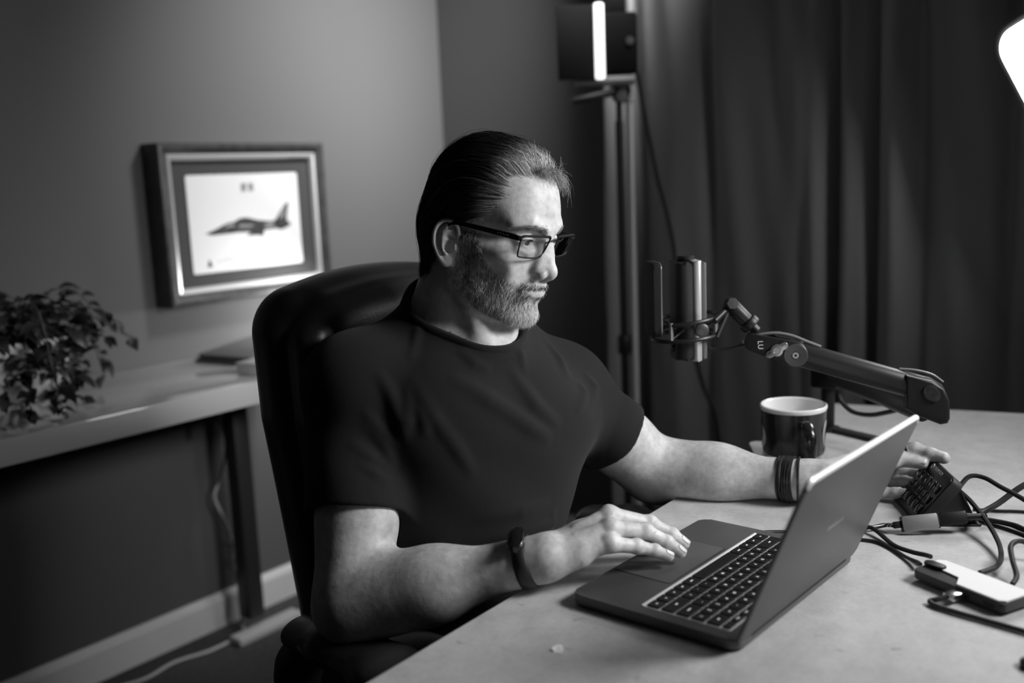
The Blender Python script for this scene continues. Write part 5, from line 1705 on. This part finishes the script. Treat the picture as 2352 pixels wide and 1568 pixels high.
lead('pad_cable', [(1.402, .340, .783), (1.420, .330, .797), (1.424, .312, .797), (1.409, .288, .792), (1.396, .262, .786), (1.385, .22, .77), (1.385, .14, .748), (1.42, 0, .7437), (1.50, -.30, .7437), (1.52, -.60, .7437)], .0032, M_RUB, 'black cable looping off the top of the control pad to the right')
lead('pad_loop_cable', [(1.402, .338, .780), (1.385, .318, .772), (1.345, .288, .760), (1.300, .265, .752), (1.265, .255, .747), (1.240, .2540, .746), (1.220, .2565, .748), (1.200, .264, .749)], .0032, M_RUB, 'black cable looping down from the control pad into the hub side')
lead('desk_cable', [(1.405, .330, z4), (1.411, .300, z4 - .0005), (1.407, .270, z4 - .0005), (1.394, .250, z4 - .0005), (1.365, .19, z4 - .0005), (1.345, 0, z4 - .0005), (1.40, -.30, z4 - .0005), (1.42, -.60, z4 - .0005)], .0030, M_RUB, 'black cable lying on the desk behind the control pad')
lead('desk_cable', [(1.400, .314, z4 - .001), (1.392, .285, z4 - .001), (1.378, .255, z4 - .001), (1.340, .19, z4 - .001), (1.31, 0, z4 - .001), (1.34, -.30, z4 - .001), (1.36, -.60, z4 - .001)], .0022, M_RUB, 'thinner black cable lying just in front of another on the desk')
lead('far_cable', [(1.445, .330, z4 - .001), (1.456, .300, z4 - .001), (1.470, .268, z4 - .001), (1.49, .18, z4 - .001), (1.56, -.05, z4 - .001), (1.58, -.60, z4 - .001)], .0022, M_RUB, 'thin black cable on the desk furthest behind the control pad')
lead('curled_cable', [(1.184, .226, .749), (1.206, .226, .752), (1.232, .236, .760), (1.262, .244, .766), (1.285, .238, .766), (1.295, .22, .757), (1.285, .16, .7437), (1.25, 0, .7437), (1.26, -.60, .7437)], .0032, M_RUB, 'black cable curling up at the right edge behind the hub')

def hub():
    a = Vector((1.180, .327, 0)); b = Vector((1.118, .190, 0))
    d = (b - a).normalized()
    side = Vector((-d.y, d.x, 0))
    if side.x < 0: side = -side
    wd = .050; Lg = .120
    c = Vector((1.187, .333, DZ)) + d * (Lg / 2)
    c = Vector((1.156, .2635, DZ))
    root = empty('usb_hub', c, 'flat hub with a white top plate and dark grey end lying near the right edge', 'hub')
    up = Vector((0, 0, 1)); yv = up.cross(d)
    B = basis((0, 0, 0), d, yv, up)
    near = -1 if (B @ Vector((0, -1, 0))).x < 0 else 1        # the long side nearer the camera
    MB().slab((0, 0, .0095), (Lg, wd, .0105), .006, .0015, 6, B).build('body', mat('hub_body', .045, .5), root)
    e = wd / 2 - .0012
    x0 = -Lg / 2 + .0015; x1 = Lg / 2 - .0015
    pl = [(x0 + .006, -near * e), (x1 - .006, -near * e), (x1, -near * (e - .006)), (x1, near * (e - .006)), (x1 - .006, near * e), (x0 + .058, near * e), (x0 + .048, near * .006), (x0 + .022, near * .004), (x0 + .018, -near * .004), (x0, -near * .006), (x0, -near * (e - .006))]
    MB().prism(pl, .0148, .0172, .0006, B).build('top_plate', mat('hub_white', .74, .5), root, False, label='white top plate')
    MB().slab((-Lg / 2 + .012, near * .0005, .0175), (.026, .012, .0045), .004, .0012, 5, B).build('lock_button', M_BLK, root)
    for k in range(2):
        MB().box((.012 + k * .03, near * (wd / 2 + .0002), .0085), (.013, .0008, .0048), 0, M=B).build('port', M_BLK, root)
    # side plug with metal shell and its loop of cable
    MB().box((.006, near * (wd / 2 + .010), .0085), (.014, .020, .0070), .001, M=B).build('metal_plug', M_CHR, root)
    MB().box((-.022, -near * (wd / 2 + .004), .008), (.016, .010, .009), .0015, M=B).box((.022, -near * (wd / 2 + .004), .008), (.016, .010, .009), .0015, M=B).build('far_plug', M_BLK, root)
    P = lambda u, v, z: tuple(c + B @ Vector((u, near * v, z)))
    o = lead('plug_cable', [P(.004, wd / 2 + .019, .0085), P(.0, wd / 2 + .030, .006), P(-.004, wd / 2 + .037, .004), P(.008, wd / 2 + .040, .0036), P(.035, wd / 2 + .034, .0036), P(.075, wd / 2 + .022, .0036), P(.14, wd / 2 + .006, .0036), P(.30, wd / 2 - .02, .0036), P(.80, wd / 2 - .06, .0036)], .0030, M_RUB, 'black cable looping from the metal plug in front of the hub')
hub()

# ------------------------------------------------------------------ camera rig on a stand before the curtain
def rig():
    X = 2.25
    root = empty('camera_stand', (X, 1.395, 0), 'black stand in front of the curtain edge carrying a camera with a flip-out panel', 'stand')
    r = Vector((.614, -.788, 0)).normalized()
    def at(px, z): return None
    o = lambda u, v, z: (r.x * u + .777 * v, r.y * u + .629 * v, z)
    cam_m = mat('rig_black', .008, .8, spec=.15)
    MB().cyl(o(0, 0, .05), o(0, 0, 1.36), .011, n=18).build('lower_tube', M_BLK, root)
    MB().cyl(o(.027, 0, .02), o(.027, 0, 1.412), .0095, n=18).ball(o(.027, 0, 1.412), .0115).build('side_tube', mat('tube_pale', .55, .4, metal=.2), root, label='pale metal tube with a rounded cap')
    MB().cyl(o(.036, .03, 1.60), o(.036, .03, 1.80), .010, n=18).build('upper_tube', MATS['tube_pale'], root, label='pale metal tube')
    MB().cyl(o(0, 0, .75), o(0, 0, .80), .019, n=18, bev=.003).build('clamp_collar', M_BLK, root)
    MB().cyl(o(0, 0, 1.33), o(0, 0, 1.415), .008, n=18).build('centre_tube', M_BLK, root)
    MB().lathe([(.001, 0), (.108, 0), (.112, .004), (.110, .016), (.03, .022), (.018, .05), (.001, .05)], 40).build('round_base', M_BLK, root)
    # tilt head, plate and pan handle
    MB().ball(o(.004, 0, 1.425), .022).cyl(o(.004, 0, 1.425), o(.004, 0, 1.447), .028, n=24, bev=.004).build('tilt_head', M_BLK, root)
    MB().box((0, 0, 0), (.15, .06, .012), .003, M=Matrix.Translation(o(-.035, 0, 1.456)) @ Matrix.Rotation(math.atan2(r.y, r.x), 4, 'Z')).build('quick_plate', mat('plate_grey', .10, .4), root)
    MB().cyl(o(-.015, -.02, 1.432), o(-.125, -.05, 1.412), .011, .009, 14, .002).build('pan_handle', M_BLK, root)
    MB().lathe([(.001, 0), (.014, 0), (.014, .006), (.001, .007)], 20, basis(o(.004, -.026, 1.420), r, (0, 0, 1), (-.777, -.629, 0))).build('tilt_knob', M_GREY, root)
    Rz = Matrix.Rotation(math.atan2(r.y, r.x), 4, 'Z')
    MB().box((0, 0, 0), (.088, .075, .150), .010, M=Matrix.Translation(o(.004, .0, 1.552)) @ Rz).build('camera_body', cam_m, root)
    MB().box((0, 0, 0), (.060, .060, .060), .008, M=Matrix.Translation(o(-.010, .0, 1.645)) @ Rz).build('camera_top', cam_m, root)
    MB().lathe([(.001, 0), (.010, 0), (.010, .004), (.001, .005)], 20, basis(o(.026, -.038, 1.555), r, (0, 0, 1), (-.777, -.629, 0))).build('dial', M_GREY, root)
    MB().box((0, 0, 0), (.100, .010, .182), .003, M=Matrix.Translation(o(-.106, -.03, 1.557)) @ Rz).build('flip_panel', cam_m, root)
    MB().box((0, 0, 0), (.024, .014, .186), .005, M=Matrix.Translation(o(-.050, -.036, 1.557)) @ Rz).build('light_strip', mat('strip_light', .8, .4, emit=1.6), root, label='glowing white light strip along the panel')
    MB().tube(smooth_path([(2.292, 1.376, 1.535), (2.306, 1.366, 1.446), (2.31, 1.347, 1.334), (2.31, 1.323, 1.221), (2.31, 1.294, 1.119), (2.31, 1.277, 1.04), (2.31, 1.268, .949), (2.31, 1.240, .812), (2.31, 1.213, .733), (2.31, 1.193, .665), (2.31, 1.166, .609), (2.31, 1.154, .54), (2.31, 1.146, .447), (2.30, 1.13, .2), (2.28, 1.10, .0075)], 70), .0062, 8).build('rig_cable', M_RUB, label='thick black cable hanging from the camera down in front of the curtain', cat='cable')
rig()
person()
# ------------------------------------------------------------------ office chair
def chair():
    C0 = np.array([1.095, 1.105, 0.0])
    fw = np.array([-.14, -.99, 0]); fw /= np.linalg.norm(fw)
    lt = np.array([.99, -.14, 0]); lt /= np.linalg.norm(lt)
    root = empty('office_chair', C0, 'high-backed black leather office chair with padded arms, behind the man', 'chair')
    M3 = np.stack([lt, fw, [0, 0, 1]], 1)
    ML = mat('chair_leather', .020, .36, spec=.5, bump=(420, .12, 3))
    MP = mat('chair_plastic', .018, .45)
    tl = lambda p: (p - C0.astype(np.float32)) @ M3.astype(np.float32)
    def rbox(q, c, hs, r):
        a = np.abs(q - np.asarray(c, np.float32)) - (np.asarray(hs, np.float32) - r)
        return np.sqrt((np.maximum(a, 0) ** 2).sum(1)) + np.minimum(a.max(1), 0) - r
    def back(p):
        q = tl(p)
        x, y, z = q[:, 0], q[:, 1], q[:, 2]
        # curved in plan (wraps the sitter) and leaning
        yy = y + .16 * (z - .75) * .35 - .55 * x ** 2
        q2 = np.stack([x * (1 + .55 * np.clip(.90 - z, 0, .35)), yy, z - .045 * np.cos(np.clip(x / .27, -1.1, 1.1) * PI / 2)], 1)
        d = rbox(q2, (0.017, -.02, .745), (.245, .058, .315), .055)
        # rolled front pad edge standing inside a flat outer shell
        d2 = rbox(q2, (0.012, .040, .735), (.222, .042, .296), .038)
        d = smin(d, d2, .006)
        # head roll
        d = smin(d, rbox(q2, (0.012, .025, .975), (.19, .05, .07), .045), .02)
        return d
    v, f = polygonise(back, C0 + np.array([-.42, -.34, .38]), C0 + np.array([.42, .34, 1.2]), .006, 1)
    link('backrest', mesh_np('backrest', v - C0.astype(np.float32), f), ML, root)
    pip = []
    def seat(p):
        q = tl(p)
        q2 = q.copy(); q2[:, 2] = q[:, 2] + .25 * np.clip(q[:, 1] - .36, 0, 1) ** 2 * 2
        d = rbox(q2, (0, .24, .425), (.255, .25, .055), .05)
        return smin(d, rbox(q2, (0, .25, .465), (.20, .20, .03), .025), .02)
    v, f = polygonise(seat, C0 + np.array([-.42, -.62, .3]), C0 + np.array([.42, .34, .6]), .008, 1)
    link('seat', mesh_np('seat', v - C0.astype(np.float32), f), ML, root)
    for s in (-1, 1):
        X = s * .285
        def pad(p):
            q = tl(p)
            pts = [(X, .155, .650), (X, .23, .660), (X, .33, .656), (X, .40, .638)]
            d = chain(q * V3(.72, 1, 1.25), [(X * .72, b, c * 1.25) for _, b, c in pts], [.026, .030, .030, .024], .02)
            return d
        v, f = polygonise(pad, C0 + np.array([-.45, -.50, .55]), C0 + np.array([.45, .2, .75]), .005, 1)
        link('armrest_pad', mesh_np('armrest_pad', v - C0.astype(np.float32), f), ML, root)
        def loop(p):
            q = tl(p)
            path = smooth_path([(X, .155, .626), (X, .128, .59), (X, .122, .52), (X * .96, .14, .46), (X * .88, .16, .40), (X * .8, .22, .385)], 14)
            d = chain(q * V3(.8, 1, 1), path * np.array([.8, 1, 1]), [.024, .026, .026, .025, .024] + [.023] * 9, .01)
            path2 = smooth_path([(X, .36, .628), (X, .42, .59), (X, .41, .52), (X * .94, .32, .45), (X * .85, .24, .395)], 12)
            return smin(d, chain(q * V3(.8, 1, 1), path2 * np.array([.8, 1, 1]), [.022] * 12, .01), .02)
        v, f = polygonise(loop, C0 + np.array([-.45, -.55, .3]), C0 + np.array([.45, .2, .7]), .006, 1)
        link('armrest_frame', mesh_np('armrest_frame', v - C0.astype(np.float32), f), MP, root)
    b = Vector(fw * .22)
    MB().cyl(b + Vector((0, 0, .10)), b + Vector((0, 0, .40)), .028, n=20).cyl(b + Vector((0, 0, .33)), b + Vector((0, 0, .385)), .09, .13, 20).build('column', MP, root)
    for k in range(5):
        a = 2 * PI * k / 5 + .3
        e = b + Vector((.30 * math.cos(a), .30 * math.sin(a), .075))
        lg = MB().cyl(b + Vector((0, 0, .115)), e, .026, .018, 12).build('base_leg', MP, root)
        for o in (-.013, .013):
            t = Vector((-math.sin(a), math.cos(a), 0))
            MB().cyl(e + t * (o - .009) + Vector((0, 0, -.046)), e + t * (o + .009) + Vector((0, 0, -.046)), .028, n=20, bev=.004).build('caster', MP, lg)
chair()

# ------------------------------------------------------------------ glasses, watch, bracelets, ring
def glasses():
    H = Matrix([list(HEAD_M[0]) + [0], list(HEAD_M[1]) + [0], list(HEAD_M[2]) + [0], [0, 0, 0, 1]])
    c = Vector(to_world((0, 96, 13)))
    root = empty('glasses', c, 'thin black rectangular eyeglasses worn by the man', 'glasses')
    o0 = Vector((0, 96, 10))
    def Lp(x, y, z): return tuple(H @ ((Vector((x, y, z)) - o0) / 1000))
    MF = mat('glasses_black', .006, .42, spec=.3)
    tiltz = .16
    # rim outline in the lens plane (x outwards, z up) with slight face-form wrap
    def rimpt(s, x, z):
        y = 97.5 + tiltz * (z - 8) - .0035 * (x - 10) ** 2 * .75
        return Lp(s * x, y, z)
    out = [(10.0, 18), (10.2, 22.4), (11.6, 24.6), (20, 25.3), (38, 25.4), (60, 24.8), (64.8, 24.2), (66.2, 22.6), (66.0, 17), (63.6, 4), (62.0, -1.0), (58, -3.4), (40, -4.4), (22, -3.8), (16, -1), (12, 8)]
    for s in (-1, 1):
        pl = smooth_path(out, 84, True)
        ring = [rimpt(s, x, z) for x, z in pl]
        MB().tube(ring, .0011, 8, True).build('rim', MF, root)
        # thicker top bar
        top = smooth_path([(10.2, 22.4), (12.5, 24.9), (22, 25.3), (38, 25.4), (60, 24.8), (65.6, 23.6)], 26)
        MB().tube([rimpt(s, x, z) for x, z in top], .0018, 8).build('top_bar', MF, root)
        bm = bmesh.new()
        v0 = [bm.verts.new(rimpt(s, x, z)) for x, z in pl]
        cv = bm.verts.new(rimpt(s, 36, 7))
        for k in range(84): bm.faces.new((v0[k], v0[(k + 1) % 84], cv))
        me = bpy.data.meshes.new('lens'); bm.to_mesh(me); bm.free()
        link('lens', me, lens_mat(), root, smooth=True)
        # hinge block and temple
        e0 = (60.5, 83.0, 17.5); e1 = (68, 78, 17.0)
        MB().cyl(rimpt(s, 65.4, 21.6), Lp(s * 67.5, 88, 20.8), .0028, .0034, 10).build('end_piece', MF, root)
        path = [(67.3, 89, 20.8), (70, 72, 20.2), (72.8, 48, 18.5), (75.5, 20, 16.5), (76.5, -2, 14), (75.5, -14, 8), (74, -24, -3)]
        P = smooth_path(path, 40)
        bm = bmesh.new(); rows = []
        for k, q in enumerate(P):
            hh = np.interp(k, [0, 4, 22, 39], [3.2, 3.6, 2.9, 1.6]); ww = np.interp(k, [0, 39], [1.0, .8])
            rows.append([bm.verts.new(Lp(s * (q[0] + a), q[1], q[2] + b)) for a, b in ((-ww, -hh), (ww, -hh), (ww, hh), (-ww, hh))])
        for A, B_ in zip(rows, rows[1:]):
            for j in range(4): bm.faces.new((A[j], A[(j + 1) % 4], B_[(j + 1) % 4], B_[j]))
        bm.faces.new(rows[0]); bm.faces.new(rows[-1][::-1])
        bmesh.ops.recalc_face_normals(bm, faces=bm.faces)
        bmesh.ops.bevel(bm, geom=[e for e in bm.edges if e.is_manifold and e.calc_face_angle(0) > .8], offset=.0004, segments=2, affect='EDGES')
        me = bpy.data.meshes.new('temple'); bm.to_mesh(me); bm.free()
        tp = link('temple', me, MF, root)
        mk = MB()
        for k in range(5):
            q = P[6 + k]
            mk.box(Lp(s * (q[0] + 1.25), q[1], q[2]), (.0012, .0012, .0012))
        mo = mk.build('temple_mark', mat('temple_mark', .10, .3) if s < 0 else MATS['temple_mark'], tp, False)
        mo['kind'] = 'stuff'
        MB().ball(Lp(s * 9.5, 93, 8), (.0020, .0030, .0042)).build('nose_pad', mat('pad_clear', .25, .2) if s < 0 else MATS['pad_clear'], root)
    MB().tube(smooth_path([rimpt(-1, 9.6, 18.5), Lp(0, 101.5, 21.4), rimpt(1, 9.6, 18.5)], 16), .0013, 8).build('bridge', MF, root)
def lens_mat():
    if 'lens' in MATS: return MATS['lens']
    m = bpy.data.materials.new('lens'); m.use_nodes = True
    nt = m.node_tree; nt.nodes.clear()
    o = nt.nodes.new('ShaderNodeOutputMaterial'); mx = nt.nodes.new('ShaderNodeMixShader')
    t = nt.nodes.new('ShaderNodeBsdfTransparent'); t.inputs['Color'].default_value = G(.93)
    g = nt.nodes.new('ShaderNodeBsdfGlossy'); g.inputs['Roughness'].default_value = .03
    f = nt.nodes.new('ShaderNodeFresnel'); f.inputs['IOR'].default_value = 1.22
    nt.links.new(f.outputs[0], mx.inputs[0]); nt.links.new(t.outputs[0], mx.inputs[1]); nt.links.new(g.outputs[0], mx.inputs[2]); nt.links.new(mx.outputs[0], o.inputs['Surface'])
    MATS['lens'] = m
    return m
glasses()

def band_around(center, axis, n, fn, start, extra=.0008):
    """ring of points hugging the body surface round a limb: fn signed distance in metres"""
    ax = Vector(axis).normalized(); u = ax.orthogonal().normalized(); v = ax.cross(u)
    pts = []
    for k in range(n):
        a = 2 * PI * k / n
        d = np.array(u * math.cos(a) + v * math.sin(a))
        t = np.linspace(.012, .046, 90)
        P = (np.array(center) + t[:, None] * d).astype(np.float32)
        dd = fn(P)
        i = int(np.argmax(dd > 0)) if (dd > 0).any() else 60
        pts.append(np.array(center) + d * (t[i] + extra))
    P = np.array(pts)
    for _ in range(2): P = (np.roll(P, 1, 0) + 2 * P + np.roll(P, -1, 0)) / 4
    return P
def wrist_fn(h):
    return lambda p: smin(arm_d(p, h), hand_d(p, h), .012)
def watch():
    Wr, El = JT['WR'], JT['ER']
    ax = (Wr - El) / np.linalg.norm(Wr - El)
    c = Wr - ax * .022
    root = empty('wristwatch', c, 'slim black fitness band on the right wrist', 'watch')
    fn = wrist_fn('R')
    rings = [band_around(c + ax * o, ax, 48, fn, 0, e) - c for o, e in ((-.009, .0006), (-.0085, .0022), (0, .0028), (.0085, .0022), (.009, .0006), (0, .0004))]
    bm = bmesh.new()
    R = [[bm.verts.new(p) for p in r] for r in rings]
    for j in range(6):
        A, B_ = R[j], R[(j + 1) % 6]
        for k in range(48): bm.faces.new((A[k], A[(k + 1) % 48], B_[(k + 1) % 48], B_[k]))
    bmesh.ops.recalc_face_normals(bm, faces=bm.faces)
    me = bpy.data.meshes.new('strap'); bm.to_mesh(me); bm.free()
    link('strap', me, mat('strap_black', .015, .45), root, smooth=True)
    # case sits on the back of the wrist, facing up and to the camera's left
    top = max(range(48), key=lambda k: rings[2][k][2] + .25 * (rings[2][k] @ np.array([-.77, -.6, 0])))
    P = Vector(rings[2][top]); up = P.normalized(); up = (up - Vector(ax) * up.dot(Vector(ax))).normalized()
    x = Vector(ax); y = up.cross(x)
    MB().slab((0, 0, .0022), (.0195, .040, .0085), .008, .0025, 6, basis(P, x, y, up)).build('case', mat('watch_case', .012, .15, coat=.5), root)
    MB().box((.0100, -.006, .002), (.0012, .008, .003), .0004, M=basis(P, x, y, up)).build('side_button', M_GREY, root)
watch()
def bracelets():
    Wr, El = JT['WL'], JT['EL']
    ax = (Wr - El) / np.linalg.norm(Wr - El)
    c = Wr - ax * .022
    root = empty('cord_bracelet', c, 'black leather cord bracelet of many strands wound round the left wrist', 'bracelet')
    fn = wrist_fn('L')
    m = mat('cord_leather', .014, .32)
    rng = random.Random(2)
    for k in range(10):
        o = -.0095 + .0020 * k
        P = band_around(c + ax * o, ax, 44, fn, 0, .0017 + .0006 * (k % 3))
        sk = rng.uniform(-.0035, .0035); ph = rng.uniform(0, 6.28)
        th = np.arange(44) * 2 * PI / 44
        P = P + ax * (sk * np.cos(th + ph))[:, None]
        MB().tube(P - c, .0019, 7, True).build('strand', m, root)
    # one thinner cord hanging looser, nearer the hand
    P = band_around(c + ax * .016, ax, 44, fn, 0, .002)
    th = np.arange(44) * 2 * PI / 44
    P = P + ax * (.004 * np.cos(th + 1))[:, None]
    MB().tube(P - c, .0017, 7, True).build('strand', m, root)
bracelets()
def ring():
    a, b = JT['L2'], JT['L2a']
    d = (b - a) / np.linalg.norm(b - a)
    c = a + d * .036
    o = MB().lathe([(.0106, -.0022), (.0116, -.0018), (.0119, 0), (.0116, .0018), (.0106, .0022), (.0103, 0)], 36, Vector(d).to_track_quat('Z', 'Y').to_matrix().to_4x4(), cap=False).build('finger_ring', mat('ring_steel', .6, .18, metal=1), label='metal ring on the raised finger of the left hand', cat='ring')
    o.location = c
ring()

# ------------------------------------------------------------------ the panel lamp in view
def panel_lamp():
    c = LAMP_C
    n = (Vector(LAMP_T) - c).normalized()
    x0 = n.cross(Vector((0, 0, 1))).normalized(); y0 = x0.cross(n)      # right-handed with n towards the sitter
    if x0.cross(y0).dot(n) < 0: x0 = -x0
    B = basis((0, 0, 0), x0, y0, n) @ Matrix.Rotation(LAMP_ROT, 4, 'Z')
    root = empty('panel_lamp', c, 'bright white rounded panel lamp at the right edge', 'lamp')
    MB().slab((0, 0, -.012), (.372, .272, .024), .052, .004, 10, B).build('housing', mat('lamp_housing', .10, .5), root)
    MB().slab((0, 0, .0012), (.350, .250, .0024), .044, .0006, 10, B).build('diffuser', mat('lamp_diffuser', .8, .5, emit=LAMP_EMIT), root, label='glowing white diffuser')
    MB().cyl((0, 0, 0) , n * -.05, .016, n=18).ball(n * -.055, .02).build('swivel', M_BLK, root)
    q = n * -.055
    MB().cyl(q, Vector((q.x, q.y, .70 - c.z)), .011, n=18).build('pole', M_BLK, root)
    MB().box((q.x, q.y, .712 - c.z), (.06, .08, .10), .006).build('desk_clamp', M_BLK, root)
panel_lamp()
